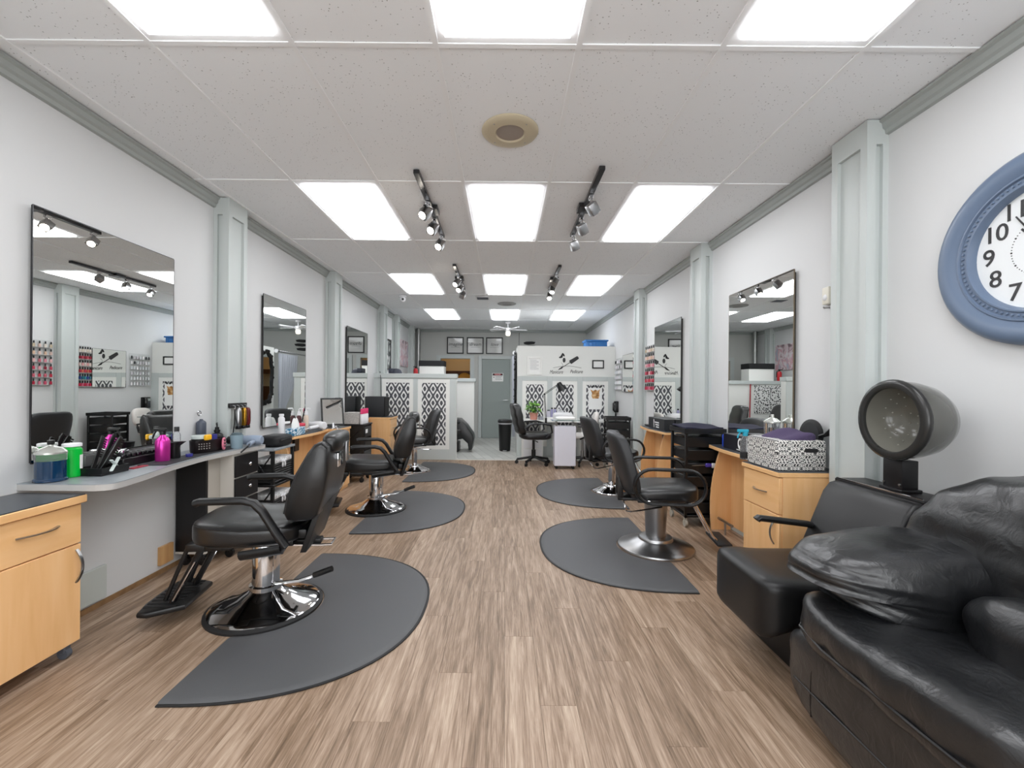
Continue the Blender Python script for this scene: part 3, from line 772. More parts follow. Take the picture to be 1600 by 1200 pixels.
def station(label, side, ys, cab, panels, zt=.755, xd=.20, cabd=.40, foot=True):
    """maple station: wall panel, curved side panels, bowed shelf and an optional drawer-and-door cabinet"""
    s = 1 if side == 'L' else -1; xw = XL if side == 'L' else XR
    X = lambda d: xw + s * d
    t = thing('styling_station', label, 'station', (0, 0, 0), 0, 'maple styling stations')
    y0, y1 = ys
    b = MB(); b.box(X(.001), y0, .04, X(.02), y1, zt - .03); b.obj('back_panel', MAPLE, t)
    m = 12
    fr = [(X(xd + .045 * sin(pi * i / m)), y0 + (y1 - y0) * i / m) for i in range(m + 1)]
    sh = [(X(.0), y0)] + fr + [(X(.0), y1)]
    b = MB(); b.prism(sh, 'z', zt - .03, zt - .003, .002, 1); shelf = b.obj('shelf', MAPLEY, t)
    b = MB(); b.prism([(x - s * .004, y) if k not in (0, len(sh) - 1) else (x, y) for k, (x, y) in enumerate(sh)], 'z', zt - .003, zt); b.obj('dark_shelf_surface', DARKTOP, shelf)
    for py in panels:
        prof = [(X(.02), 0), (X(.19), 0)] + [(X(.19 + .0 + .02 * sin(pi * k / 8) - .075 * (k / 8) ** 2.2), (zt - .03) * k / 8) for k in range(1, 9)] + [(X(.02), zt - .03)]
        b = MB(); b.prism(prof, 'y', py, py + .02, .001, 1); b.obj('side_panel', MAPLE, t)
    if foot:
        yy0, yy1 = (panels[0] - .25, panels[0] - .02) if side == 'R' else (panels[0] + .03, panels[0] + .3)
        b = MB(); b.tube([(X(.14), yy0, .11), (X(.14), yy1, .11)], .012, 8); fb = b.obj('foot_rail', STEEL, t)
        b = MB(); b.cyl((X(.14), (yy0 + yy1) / 2, .11), (X(.14), (yy0 + yy1) / 2, 0), .009, n=8); b.obj('rail_post', STEEL, fb)
    b = MB(); b.box(X(.02), (y0 + y1) / 2 - .05, zt - .2, X(.05), (y0 + y1) / 2 + .05, zt - .03, .004, 1); b.obj('tool_holder', BLKLAM, t)
    if cab:
        c0, c1 = cab
        b = MB(); b.box(X(.001), c0, .0, X(cabd - .02), c1, zt - .03); b.obj('cabinet_body', MAPLE, t)
        b = MB(); b.box(X(cabd - .02), c0 + .003, .50, X(cabd), c1 - .003, zt - .036, .002, 1); d = b.obj('drawer_front', MAPLEY, t)
        bow_handle(d, (X(cabd), (c0 + c1) / 2 - .07, .61), (X(cabd), (c0 + c1) / 2 + .07, .61), (s * .025, 0, 0))
        b = MB(); b.box(X(cabd - .02), c0 + .003, .04, X(cabd), c1 - .003, .494, .002, 1); d = b.obj('door', MAPLE, t)
        hy = c0 + .05 if side == 'R' else c1 - .05
        bow_handle(d, (X(cabd), hy, .45), (X(cabd), hy, .31), (s * .025, 0, 0))
        b = MB(); b.box(X(0), c0 - .005, zt - .03, X(cabd + .012), c1 + .005, zt - .003, .002, 1); tp = b.obj('cabinet_top', MAPLEY, t)
        b = MB(); b.box(X(0), c0 - .002, zt - .003, X(cabd + .008), c1 + .002, zt); b.obj('dark_top_surface', DARKTOP, tp)
    return t
station('maple styling station with drawer cabinet on the right holding the damask box', 'R', (2.965, 3.885), (2.575, 2.96), (3.84,))
station('narrow maple styling station on the right with the black hair dryer box', 'R', (4.93, 5.85), None, (5.80, 5.18), foot=False)
station('maple styling station on the left with tissue box and white hair dryer', 'L', (4.16, 5.05), (5.055, 5.40), (4.20,), cabd=.33)
station('maple styling station on the left with the black speaker on top', 'L', (6.18, 6.60), (6.605, 7.0), (6.30,), zt=.785, cabd=.52, foot=False)

# black drawer trolley, right
def trolley(label, loc, rz, n=6, H=.88, w=.36, d=.34, group='black salon trolleys'):
    """drawers open to local -X"""
    t = thing('salon_trolley', label, 'trolley', loc, rz, group)
    for y in (-d / 2 + .012, d / 2 - .012):
        for x in (-w / 2 + .012, w / 2 - .012):
            b = MB(); b.box(x - .012, y - .012, .08, x + .012, y + .012, H - .02, .003, 1); b.obj('post', BLACKP, t)
            b = MB(); b.lathe([(.012, .0), (.03, .003), (.03, .02)], 4) if False else b.cyl((x - .011, y, .032), (x + .011, y, .032), .032, n=14); b.box(x - .015, y - .006, .03, x + .015, y + .006, .085, .003, 1); b.obj('caster', mat('caster_grey', 'a9a59a', .45), t)
    b = MB(); b.box(-w / 2 - .01, -d / 2 - .01, H - .035, w / 2 + .01, d / 2 + .01, H - .02, .004, 1)
    for x0, y0, x1, y1 in ((-w / 2 - .01, -d / 2 - .01, -w / 2, d / 2 + .01), (w / 2, -d / 2 - .01, w / 2 + .01, d / 2 + .01), (-w / 2, -d / 2 - .01, w / 2, -d / 2), (-w / 2, d / 2, w / 2, d / 2 + .01)): b.box(x0, y0, H - .02, x1, y1, H + .012)
    b.obj('top_tray', BLACKP, t)
    b = MB(); b.box(-w / 2, -d / 2, .085, w / 2, d / 2, .105, .003, 1); b.obj('bottom_tray', BLACKP, t)
    st = (H - .16) / n
    for i in range(n):
        z = .12 + i * st
        b = MB(); b.box(-w / 2 + .02, -d / 2 + .006, z, w / 2 - .01, d / 2 - .006, z + st - .022, .006, 1); dr = b.obj('drawer', BLACKP, t)
        b = MB(); b.tube([(-w / 2 + .02 - .03 * sin(pi * k / 8), -d / 2 + .03 + (d - .06) * k / 8, z + st - .028) for k in range(9)], (.006, .012), 6); b.obj('drawer_lip', mat('glossy_black', '1b1b1c', .12), dr)
    return t
trolley('tall black drawer trolley on the right covered with a navy towel', (1.825, 4.075, 0), 0)
trolley('black drawer trolley at the far right below the wall phone', (1.78, 6.80, 0), radians(-6), 5, .80)

# black rack with baskets beside the first left station
t = thing('basket_rack', 'black open rack holding lined wicker baskets beside the grey counter', 'rack', (0, 0, 0))
for x in (-2.12, -1.93):
    for y in (3.60, 3.93):
        b = MB(); b.box(x - .012, y - .012, 0, x + .012, y + .012, .72); b.obj('post', BLACKP, t)
for z in (.10, .40, .70):
    b = MB(); b.box(-2.14, 3.585, z, -1.91, 3.945, z + .02, .003, 1); b.obj('rack_shelf', GREYLAM if z > .6 else BLACKP, t)
for a, c in (((-1.93, 3.6, .12), (-2.12, 3.6, .38)), ((-1.93, 3.6, .42), (-2.12, 3.6, .68)), ((-2.12, 3.6, .12), (-1.93, 3.6, .38)), ((-2.12, 3.6, .42), (-1.93, 3.6, .68))):
    b = MB(); b.tube([a, c], .006, 6); b.obj('cross_brace', DSTEEL, t)
WICK = mat('black_wicker', '232324', .55)
LINER = mat('patterned_liner', 'cfcfd0', .7, vary=.9, vscale=38)
for z, nm in ((.42, 'upper'), (.12, 'lower')):
    k = thing('wicker_basket', 'black wicker basket with patterned liner on the %s rack shelf' % nm, 'basket', (-2.02, 3.765, z), 0, 'wicker baskets')
    b = MB(); b.box(-.085, -.145, .0, .085, .145, .17, .012, 2); bd = b.obj('basket_body', WICK, k)
    for i in range(8):
        b = MB(); zz = .015 + i * .02
        b.tube([(-.089, -.149, zz), (.089, -.149, zz), (.089, .149, zz), (-.089, .149, zz)], .008, 5, closed=True); b.obj('weave', WICK, bd)
    b = MB(); b.box(-.094, -.154, .165, .094, .154, .21, .01, 2); b.obj('liner', LINER, k)
    b = MB(); b.ball(.012, (.1, 0, .17), u=8, v=6)
    for s in (-1, 1): b.ball(.022, (.1, s * .025, .178), (.4, 1, .6), 8, 6); b.ball(.02, (.1, s * .02, .145), (.4, .5, 1.2), 8, 6)
    b.obj('ribbon_bow', mat('ribbon', 'd9d9db', .5), k)

# black drawer cart at the second left station
t = thing('drawer_cart', 'black metal drawer cart with taped labels beside the second left station', 'trolley', (0, 0, 0))
b = MB(); b.box(-2.13, 5.60, .08, -1.82, 5.62, .74); b.obj('front_side', BLACKP, t)
b = MB(); b.box(-2.13, 5.90, .08, -1.82, 5.92, .74); b.obj('rear_side', BLACKP, t)
b = MB(); b.box(-2.14, 5.59, .74, -1.81, 5.93, .76, .003, 1); b.obj('cart_top', BLACKP, t)
for i in range(4):
    b = MB(); b.box(-2.12, 5.625, .10 + i * .16, -1.815, 5.895, .245 + i * .16, .004, 1); b.obj('drawer', BLACKP, t)
for a, c in (((-2.1, 5.598, .2), (-1.85, 5.598, .4)), ((-2.1, 5.598, .5), (-1.85, 5.598, .7)), ((-1.85, 5.598, .2), (-2.1, 5.598, .4))):
    b = MB(); b.tube([a, c], .006, 6); b.obj('cross_brace', DSTEEL, t)
b = MB(); b.box(-1.812, 5.64, .64, -1.809, 5.72, .69); b.obj('taped_label', PAPER, t)
for p in ((-2.1, 5.62, 0), (-1.85, 5.62, 0), (-2.1, 5.89, 0), (-1.85, 5.89, 0)): caster(t, p, .03, BLACKP)

# ================================================================ partitions
def panel_frame(b, x0, x1, z0, z1, y, w=.07, d=.02):
    for a0, c0, a1, c1 in ((x0, z0, x0 + w, z1), (x1 - w, z0, x1, z1), (x0 + w, z0, x1 - w, z0 + w), (x0 + w, z1 - w, x1 - w, z1)): b.box(a0, y - d, c0, a1, y, c1, .002, 1)
def half_wall(label, x0, x1, y, th, h, panels, zp, wcap, upper=None):
    t = thing('half_wall', label, 'partition', (0, 0, 0))
    b = MB(); b.box(x0, y, 0, x1, y + th, (upper or h) - .0); b.obj('core', WHITE if not upper else mat('partition_white', 'e6e7e3', .5), t)
    # sage stiles and rails, proud of the core
    zt = h
    xs = [x0] + [p for pr in panels for p in pr] + [x1]
    for i in range(0, len(xs), 2):
        if xs[i + 1] - xs[i] > .01:
            b = MB(); b.box(xs[i], y - .018, 0, xs[i + 1], y, zt, .002, 1); b.obj('stile', SAGE, t)
    for a0, a1 in panels:
        b = MB(); b.box(a0, y - .018, 0, a1, y, zp[0], .002, 1); b.obj('bottom_rail', SAGE, t)
        b = MB(); b.box(a0, y - .018, zp[1], a1, y, zt, .002, 1); b.obj('top_rail', SAGE, t)
        b = MB(); panel_frame(b, a0, a1, zp[0], zp[1], y + .0, .07, .012); b.obj('panel_frame', WHITE, t)
        b = MB(); b.box(a0 + .07, y - .004, zp[0] + .07, a1 - .07, y, zp[1] - .07); b.obj('damask_panel', DAMASK, t)
    if wcap:
        b = MB(); b.box(x0 - (.0 if x0 <= XL + .01 else .03), y - .035, h - .075, x1 + .012, y + th + .02, h, .004, 1); b.obj('cap', SAGE, t)
    return t
LW = half_wall('sage half wall on the left with two damask wallpaper panels', XL + .12, -.83, 7.46, .13, 1.486, [(-2.117, -1.574), (-1.496, -.942)], (.18, 1.395), True)
b = MB(); b.box(XL, 7.445, 1.41, XL + .12, 7.60, 1.486); b.box(XL, 7.46, 0, XL + .12, 7.59, 1.41); b.obj('wall_stub', SAGE, LW)
RW = half_wall('tall white and sage partition on the right with three damask panels', .237, XR, 7.96, .12, 1.472, [(.331, .792), (.887, 1.348), (1.443, 1.916)], (.18, 1.39), False, 2.035)
b = MB(); b.box(.237, 8.08, 0, .30, 8.78, 2.035); b.obj('return_wall', mat('partition_white'), RW)
b = MB(); b.box(.30, 8.08, 1.99, XR, 8.62, 2.035); b.obj('top_shelf', mat('partition_white'), RW)
# lower white wall behind the left partition
t = thing('low_wall', 'low white wall with sage cap behind the patterned half wall', 'partition', (0, 0, 0))
b = MB(); b.box(XL, 9.30, 0, -.65, 9.42, 1.38); b.obj('core', WHITE, t)
b = MB(); b.box(XL, 9.27, 1.38, -.615, 9.45, 1.455, .004, 1); b.obj('cap', SAGE, t)
m, nt, bb, N, mt = nodes('speckled_mosaic', .3)
tc = N('ShaderNodeTexCoord'); vo = N('ShaderNodeTexVoronoi'); vo.inputs['Scale'].default_value = 30; nt.links.new(tc.outputs['Object'], vo.inputs['Vector'])
nt.links.new(ramp(nt, mt('LESS_THAN', vo.outputs['Distance'], .42), [(0, 'e8e8e6'), (1, '222224')]), bb.inputs['Base Color'])
b = MB(); b.box(-1.95, 9.288, .75, -1.35, 9.30, 1.36); b.obj('mosaic_splashback', m, t)

# lettering and logo on the right partition
VB = mat('black_vinyl_decal', '2b2b2c', .5)
ART = thing('wall_decal', 'black nail brush logo with script lettering on the tall white partition', 'wall decal', (0, 7.957, 0))
o = link('lettering', text_mesh('Manicure', .066, VB, .0008, .35), ART, (.955, 0, 1.553), FACE_CAM); o.scale = (1, 1.4, 1)
o = link('lettering', text_mesh('Pedicure', .066, VB, .0008, .35), ART, (1.325, 0, 1.563), FACE_CAM); o.scale = (1, 1.4, 1)
b = MB(); b.T = Matrix.Translation((1.19, 0, 1.72)) @ Matrix.Rotation(radians(33), 4, 'Y').inverted()
b.prism([(-.20, -.004), (-.10, -.006), (.02, -.006), (.03, -.038), (.19, -.030), (.205, -.018), (.205, .018), (.19, .030), (.03, .038), (.02, .006), (-.10, .006), (-.20, .004)], 'y', -.002, .001)
b.prism([(-.16, -.016), (-.20, -.008), (-.245, 0), (-.20, .012), (-.15, .016), (-.125, .004)], 'y', -.002, .001); b.obj('brush', VB, ART)
b = MB(); b.prism(circ(1.10, 1.775, .027, n=16, ry=.045)[:-1], 'y', -.002, .001); b.obj('flower_centre', VB, ART)
for cx_, cz_, a in ((1.055, 1.855, 25), (1.085, 1.875, -35), (1.04, 1.83, 75)):
    b = MB(); b.T = Matrix.Translation((cx_, 0, cz_)) @ Matrix.Rotation(radians(a), 4, 'Y')
    b.prism(circ(0, 0, .017, n=12, ry=.038)[:-1], 'y', -.002, .001); b.obj('petal', VB, ART)
b = MB(); b.tube([(.90 + .52 * k / 12, 0, 1.632 + .035 * sin(pi * k / 12)) for k in range(13)], .0025, 4); b.obj('flourish', VB, ART)
b = MB(); b.tube([(1.06 + .02 * sin(k), 0, 1.65 + .02 * k) for k in range(5)], .0022, 4); b.obj('stem', VB, ART)

def picture(name, label, loc, w, h, fw, fm, inner, rot=0, cat='picture', depth=.025, group=None):
    """frame facing -Y before rotation about Z"""
    t = thing(name, label, cat, loc, rot, group)
    b = MB()
    for x0, z0, x1, z1 in ((-w / 2, -h / 2, -w / 2 + fw, h / 2), (w / 2 - fw, -h / 2, w / 2, h / 2), (-w / 2 + fw, -h / 2, w / 2 - fw, -h / 2 + fw), (-w / 2 + fw, h / 2 - fw, w / 2 - fw, h / 2)): b.box(x0, -depth, z0, x1, 0, z1, .002, 1)
    b.obj('frame', fm, t)
    b = MB(); b.box(-w / 2 + fw * .8, -depth * .45, -h / 2 + fw * .8, w / 2 - fw * .8, 0, h / 2 - fw * .8); b.obj('print', inner, t)
    return t
PRINT = mat('glazed_print', 'cfcfcd', .08)
t = picture('framed_notice', 'white framed printed notice on the tall partition', (.556, 7.96, 1.667), .285, .34, .04, WHITE, PAPER)
for i in range(9):
    b = MB(); wd = .16 if i % 3 else .12; b.box(-.085, -.0126, .10 - i * .021, -.085 + wd, -.0118, .104 - i * .021); b.obj('text_line', mat('grey_ink', '8a8a8a', .8), t)
picture('framed_certificate', 'small black framed certificate beside the logo on the tall partition', (1.727, 7.96, 1.703), .215, .155, .02, BLACKP, PAPER)
# calendar
t = thing('wall_calendar', 'white wall calendar with a golden brown picture on the right damask panel', 'calendar', (1.68, 7.955, 0))
b = MB(); b.box(-.125, -.008, .87, .125, -.003, 1.265); b.obj('page', PAPER, t)
m, nt, bb, N, mt = nodes('calendar_photo', .5)
tc = N('ShaderNodeTexCoord'); nn = N('ShaderNodeTexNoise'); nn.inputs['Scale'].default_value = 14; nt.links.new(tc.outputs['Object'], nn.inputs['Vector'])
nt.links.new(ramp(nt, nn.outputs['Fac'], [(.35, '6b4522'), (.5, 'c08a4c'), (.65, 'e0c090')]), bb.inputs['Base Color'])
b = MB(); b.prism([(-.05, 1.07), (.06, 1.07), (.075, 1.13), (.07, 1.19), (.09, 1.245), (.04, 1.215), (0, 1.235), (-.04, 1.21), (-.095, 1.24), (-.06, 1.17), (-.07, 1.12)], 'y', -.0095, -.008); b.obj('picture', m, t)
b = MB(); b.box(-.11, -.010, 1.285, .13, -.003, 1.30); b.obj('binding', BLACKP, t)

# ================================================================ back wall
for nm, x, txt in (('left', -1.236, 'imagine'), ('middle', -.738, 'dream'), ('right', -.257, 'love')):
    t = picture('framed_word_print', 'black framed print reading %s on the grey back wall' % txt, (x, YB, 2.31), .42, .42, .028, BLACKP, PRINT, group='framed word prints')
    link('lettering', text_mesh(txt, .115, VB, .0006, .3), t, (0, -.0125, .03), FACE_CAM)
    b = MB(); b.box(-.11, -.0122, -.045, .11, -.0118, -.038); b.obj('text_line', mat('grey_ink'), t)
# grey door with warning sign
DX0, DX1, DZ = -.56, .145, 1.965
d1 = struct(bpy.data.objects.new('door_1', None)); COL.objects.link(d1); d1.location = (0, YB, 0)
DOORM = mat('door_grey_green', '949d99', .5)
b = MB(); b.box(DX0, -.03, 0.005, DX1, -.008, DZ, .003, 1); b.obj('door_leaf', DOORM, d1)
b = MB(); b.box(DX0 - .09, -.035, 0, DX0 - .008, -.0, DZ + .09, .003, 1); b.box(DX1 + .008, -.035, 0, DX1 + .09, 0, DZ + .09, .003, 1); b.box(DX0 - .008, -.035, DZ + .008, DX1 + .008, 0, DZ + .09, .003, 1); b.obj('door_casing', SAGE, d1)
b = MB(); b.cyl((DX1 - .06, -.03, .95), (DX1 - .06, -.075, .95), .012, n=10); b.tube([(DX1 - .06, -.07, .95), (DX1 - .17, -.07, .95)], .009, 8); b.obj('door_handle', STEEL, d1)
t = thing('warning_sign', 'small white warning sign with dark header on the grey door', 'sign', (-.168, YB - .032, 1.52))
b = MB(); b.box(-.14, -.004, -.105, .14, 0, .105, .002, 1); b.obj('sign_plate', PAPER, t)
b = MB(); b.box(-.125, -.006, .045, .125, -.004, .095); b.obj('header', mat('sign_black', '252326', .5), t)
b = MB(); b.prism(circ(0, .07, .095, n=20, ry=.021)[:-1], 'y', -.0075, -.006); b.obj('red_oval', mat('sign_red', 'b0202a', .5), t)
link('lettering', text_mesh('DANGER', .034, PAPER, .0006), t, (0, -.0082, .07), FACE_CAM)
for i in range(3):
    b = MB(); b.box(-.06, -.0052, .012 - i * .034, .11 - .02 * (i % 2), -.004, .022 - i * .034); b.obj('text_line', mat('grey_ink'), t)
b = MB(); b.prism([(-.115, .0), (-.085, .016), (-.085, -.016)], 'y', -.0052, -.004); b.obj('arrow', VB, t)
# doorway casing and the warm store room behind
b = MB(); b.box(OX0 - .1, YB - .035, 0, OX0, YB, OZ + .085); b.box(OX1, YB - .035, 0, OX1 + .1, YB, OZ + .085); b.box(OX0, YB - .035, OZ, OX1, YB, OZ + .085); struct(b.obj('trim_14', SAGE))
b = MB(); b.box(-2.1, YB + 1.6, 0, -.3, YB + 1.7, 2.5); b.box(-2.2, YB + .12, 0, -2.1, YB + 1.7, 2.5); b.box(-.3, YB + .12, 0, -.2, YB + 1.7, 2.5); b.box(-2.2, YB + .12, 2.5, -.2, YB + 1.7, 2.6)
struct(b.obj('wall_storeroom', mat('warm_store_wall', 'd8c6a4', .6)))
t = thing('store_shelf', 'dark wooden shelf seen through the doorway in the back wall', 'shelf', (0, 0, 0))
b = MB(); b.box(-1.95, YB + 1.2, 1.60, -.6, YB + 1.6, 1.72, .004, 1); b.obj('shelf_board', mat('dark_shelf_wood', '4a2c16', .5), t)
b = MB(); b.box(-1.95, YB + 1.2, 0, -.6, YB + 1.55, 1.25, .004, 1); b.obj('shelf_cabinet', mat('dark_shelf_wood'), t)
t = thing('round_tray', 'round golden tray leaning on the store room shelf', 'tray', (-1.10, YB + 1.15, 1.46))
b = MB(); b.T = Matrix.Rotation(pi / 2, 4, 'X'); b.lathe([(.001, .0), (.17, .0), (.2, .015), (.205, .03), (.185, .02), (.17, .012), (.001, .012)], 28); b.obj('tray_body', mat('golden', 'd6a047', .35), t)
t = thing('store_lamp', 'warm bulb lamp hanging in the store room behind the doorway', 'lamp', (-1.2, YB + .85, 2.5))
b = MB(); b.lathe([(.05, 0), (.05, -.02), (.012, -.03), (.012, -.12)], 12); b.obj('lamp_holder', WHITEP, t)
b = MB(); b.ball(.05, (0, 0, -.17), u=12, v=8); b.obj('bulb', mat('warm_bulb', 'ffffff', .5, emit='ffe0b4', estr=45.), t)
# duct pipe and black wall art
b = MB(); b.lathe([(.05, 1.45), (.05, 1.7), (.056, 1.70), (.056, 1.72), (.05, 1.72), (.05, 2.2), (.056, 2.2), (.056, 2.22), (.05, 2.22), (.05, CZ - .002)], 18, (-2.13, 10.62, 0))
tag(b.obj('duct_pipe', mat('galvanised_pipe', 'a5a6a4', .35, .8)), 'vertical galvanised duct pipe in the back left corner', 'pipe')
t = thing('wall_art', 'black layered wall art on the back wall above the tall partition', 'wall art', (.62, YB, 2.26))
for i, (dx, dz) in enumerate(((0, .13), (.03, .03), (-.02, -.08))):
    b = MB(); b.prism([(-.13 + dx, dz - .03), (-.04 + dx, dz - .045), (.12 + dx, dz - .025), (.15 + dx, dz + .02), (.06 + dx, dz + .035), (-.08 + dx, dz + .03), (-.15 + dx, dz + .005)], 'y', -.03, 0, .004, 1); b.obj('art_piece', BLACKM, t)
b = MB(); b.tube([(.36, YB - .006, CZ - .06), (.36, YB - .006, 2.0)], .005, 6); tag(b.obj('wall_cable', BLACKM), 'thin dark cable running down the grey back wall', 'cable')

# ================================================================ left wall pictures
m, nt, bb, N, mt = nodes('bw_portrait', .25)
tc = N('ShaderNodeTexCoord'); nn = N('ShaderNodeTexNoise'); nn.inputs['Scale'].default_value = 5; nn.inputs['Distortion'].default_value = .8; nt.links.new(tc.outputs['Object'], nn.inputs['Vector'])
nt.links.new(ramp(nt, nn.outputs['Fac'], [(.38, '2b2d2e'), (.5, '8f9492'), (.6, 'd9dbd9')]), bb.inputs['Base Color'])
picture('framed_poster', 'tall black framed grey poster on the left wall above the half wall', (XL, 8.25, 1.88), .48, .59, .03, BLACKP, m, pi / 2)
m, nt, bb, N, mt = nodes('pink_portrait', .4)
tc = N('ShaderNodeTexCoord'); nn = N('ShaderNodeTexNoise'); nn.inputs['Scale'].default_value = 4.2; nn.inputs['Distortion'].default_value = 1.2; nt.links.new(tc.outputs['Object'], nn.inputs['Vector'])
nt.links.new(ramp(nt, nn.outputs['Fac'], [(.3, '5b4a54'), (.42, 'c9aeb2'), (.5, 'dcdade'), (.58, 'cf9aa2'), (.68, 'a9b3c2')]), bb.inputs['Base Color'])
t = thing('canvas_poster', 'unframed pink and grey poster on the left wall near the back', 'poster', (XL, 9.58, 2.0), pi / 2)
b = MB(); b.box(-.42, -.02, -.29, .42, 0, .29, .002, 1); b.obj('canvas', m, t)

# ================================================================ ceiling fixtures
def ceiling_speaker(label, x, y, m1, m2):
    t = thing('ceiling_speaker', label, 'speaker', (x, y, CZ), 0, 'round ceiling speakers')
    b = MB(); b.lathe([(.078, -.006), (.085, -.014), (.13, -.013), (.155, -.007), (.161, .0), (.161, .003), (.078, .003)], 40, caps=False); rim = b.obj('speaker_ring', m1, t)
    b = MB(); b.lathe([(.08, -.006), (.001, -.009)], 32, caps=False); b.obj('speaker_grille', m2, t)
    for a in (45, 135, 225, 315):
        b = MB(); b.ball(.005, (.125 * cos(radians(a)), .125 * sin(radians(a)), -.013), (1, 1, .4), 6, 4); b.obj('screw', STEEL, rim)
ceiling_speaker('round beige ceiling speaker at the top middle of the picture', .02, 2.445, mat('aged_beige', 'c9bda2', .5), mat('beige_grille', 'a3978c', .6, bump=.6, bscale=500))
ceiling_speaker('round grey ceiling speaker above the far end of the room', .03, 7.42, mat('grey_speaker', '9c9c9a', .5), mat('grey_grille', '8d8d8b', .6))
t = thing('ceiling_vent', 'small white ceiling vent beside the middle far light panel', 'vent', (-.36, 6.93, CZ))
b = MB(); b.box(-.11, -.11, -.012, .11, .11, 0, .004, 1); b.obj('vent_plate', WHITEP, t)
for i in range(4):
    b = MB(); b.box(-.09, -.085 + i * .045, -.018, .09, -.06 + i * .045, -.012); b.obj('louvre', GREYP, t)
t = thing('security_camera', 'white dome security camera on the ceiling at left', 'camera', (-1.62, 6.83, CZ))
b = MB(); b.lathe([(.055, 0), (.055, -.025), (.04, -.03)], 20); b.obj('mount', WHITEP, t)
b = MB(); b.ball(.046, (0, -.01, -.06), u=16, v=10); b.obj('camera_ball', WHITEP, t)
b = MB(); b.lathe([(.018, 0), (.018, .012), (.001, .012)], 12); b.bm.transform(Matrix.Translation((.012, -.05, -.066)) @ Matrix.Rotation(radians(95), 4, 'X')); b.obj('lens', BLACKP, t)

def track(label, x, y0, y1, heads, lit):
    t = thing('track_light', label, 'track light', (x, (y0 + y1) / 2, CZ), 0, 'ceiling track lights')
    L = (y1 - y0) / 2
    b = MB(); b.box(-.02, -L, -.03, .02, L, -.002, .003, 1); b.obj('track_bar', DSTEEL, t)
    b = MB(); b.box(-.055, -.07, -.036, .055, .07, -.002, .004, 1); b.obj('power_box', DSTEEL, t)
    for k, (fy, ax, ay_) in enumerate(heads):
        yy = -L + fy * 2 * L
        b = MB(); b.box(-.014, yy - .025, -.06, .014, yy + .025, -.03, .003, 1); b.cyl((0, yy, -.06), (0, yy, -.085), .007, n=8)
        b.tube([(0, yy + .02, -.05), (.03, yy + .035, -.06), (.02, yy + .03, -.10)], .004, 5); st = b.obj('swivel_arm', CHROME, t)
        R = Euler((radians(ax), radians(ay_), 0)).to_matrix().to_4x4()
        T = Matrix.Translation((0, yy, -.10)) @ R
        b = MB(); b.T = T; b.box(-.036, -.036, -.075, .036, .036, .01, .005, 2); hd = b.obj('lamp_head', STEEL, t)
        b = MB(); b.T = T; b.lathe([(.029, -.0758), (.029, -.0775), (.001, -.0775)], 16, caps=False); b.obj('lens', BULB if lit[k] else CLEARP, hd)
H1 = [(.36, -35, 35), (.62, -40, 28), (.95, -40, 25)]
H2 = [(.30, 25, -40), (.62, 30, -30), (.95, 20, -25)]
track('ceiling track light with three lit spots left of the middle light panel', -.60, 2.87, 4.10, H1, (1, 1, 1))
track('ceiling track light with three spots right of the middle light panel', .625, 2.80, 4.05, H2, (0, 0, 0))
track('farther ceiling track light with lit spots on the left', -.60, 5.05, 6.28, H1, (1, 1, 0))
track('farther ceiling track light with lit spots on the right', .64, 5.05, 6.28, [(.3, -30, 30), (.62, -30, 10), (.95, -35, 5)], (0, 1, 1))

fan = thing('ceiling_fan', 'small white ceiling fan with light globe before the back wall', 'ceiling fan', (.07, 9.45, CZ), radians(12))
b = MB(); b.lathe([(.055, 0), (.06, -.02), (.045, -.045), (.012, -.05), (.012, -.12), (.06, -.13), (.07, -.15), (.07, -.19), (.05, -.21)], 20); b.obj('motor', WHITEP, fan)
for i in range(5):
    a = 2 * pi * i / 5; M = Matrix.Rotation(a, 4, 'Z') @ Matrix.Translation((0, 0, -.16)) @ Matrix.Rotation(radians(17), 4, 'X')
    b = MB(); b.T = M; b.prism([(.06, -.02), (.14, -.03), (.40, -.05), (.43, -.03), (.43, .03), (.40, .05), (.14, .03), (.06, .02)], 'z', -.006, .006); b.obj('blade', WHITEP, fan)
b = MB(); b.lathe([(.045, -.21), (.055, -.24), (.05, -.29), (.03, -.305), (.001, -.306)], 18); b.obj('globe', mat('opal_globe', 'ffffff', .3, emit='fff3dc', estr=1.2), fan)
b = MB(); b.tube([(.03, 0, -.3), (.03, 0, -.42)], .0025, 5); b.obj('pull_chain', STEEL, fan)

# ================================================================ generic small builders
def bottle(name, label, loc, r, h, bm_, cm=None, neck=.35, nh=.15, caph=.12, capr=None, sq=False, cat='bottle', group=None, rz=0, band=None):
    t = thing(name, label, cat, loc, rz, group)
    hb = h * (1 - nh - caph); rn = r * neck
    b = MB(); b.lathe([(r * .92, 0), (r, h * .02), (r, hb), (r * .85, hb + h * nh * .4), (rn, hb + h * nh * .8), (rn, hb + h * nh)], 18); b.obj('bottle_body', bm_, t)
    if cm:
        cr = capr or rn * 1.25
        b = MB(); b.lathe([(cr, hb + h * nh), (cr, h * .99), (cr * .9, h), (.0005, h)], 14); b.obj('cap', cm, t)
    if band:
        b = MB(); b.lathe([(r * 1.008, hb * .3), (r * 1.012, hb * .3), (r * 1.012, hb * .75), (r * 1.008, hb * .75)], 18, caps=False); b.obj('bottle_label', band, t)
    return t
def pump(t, z, r, m, d=(1, 0)):
    b = MB(); b.lathe([(r, z), (r, z + .02), (r * .35, z + .022), (r * .35, z + .045)], 12); b.tube([(0, 0, z + .045), (d[0] * .005, d[1] * .005, z + .052), (d[0] * .05, d[1] * .05, z + .048)], .006, 6); b.obj('pump', m, t)

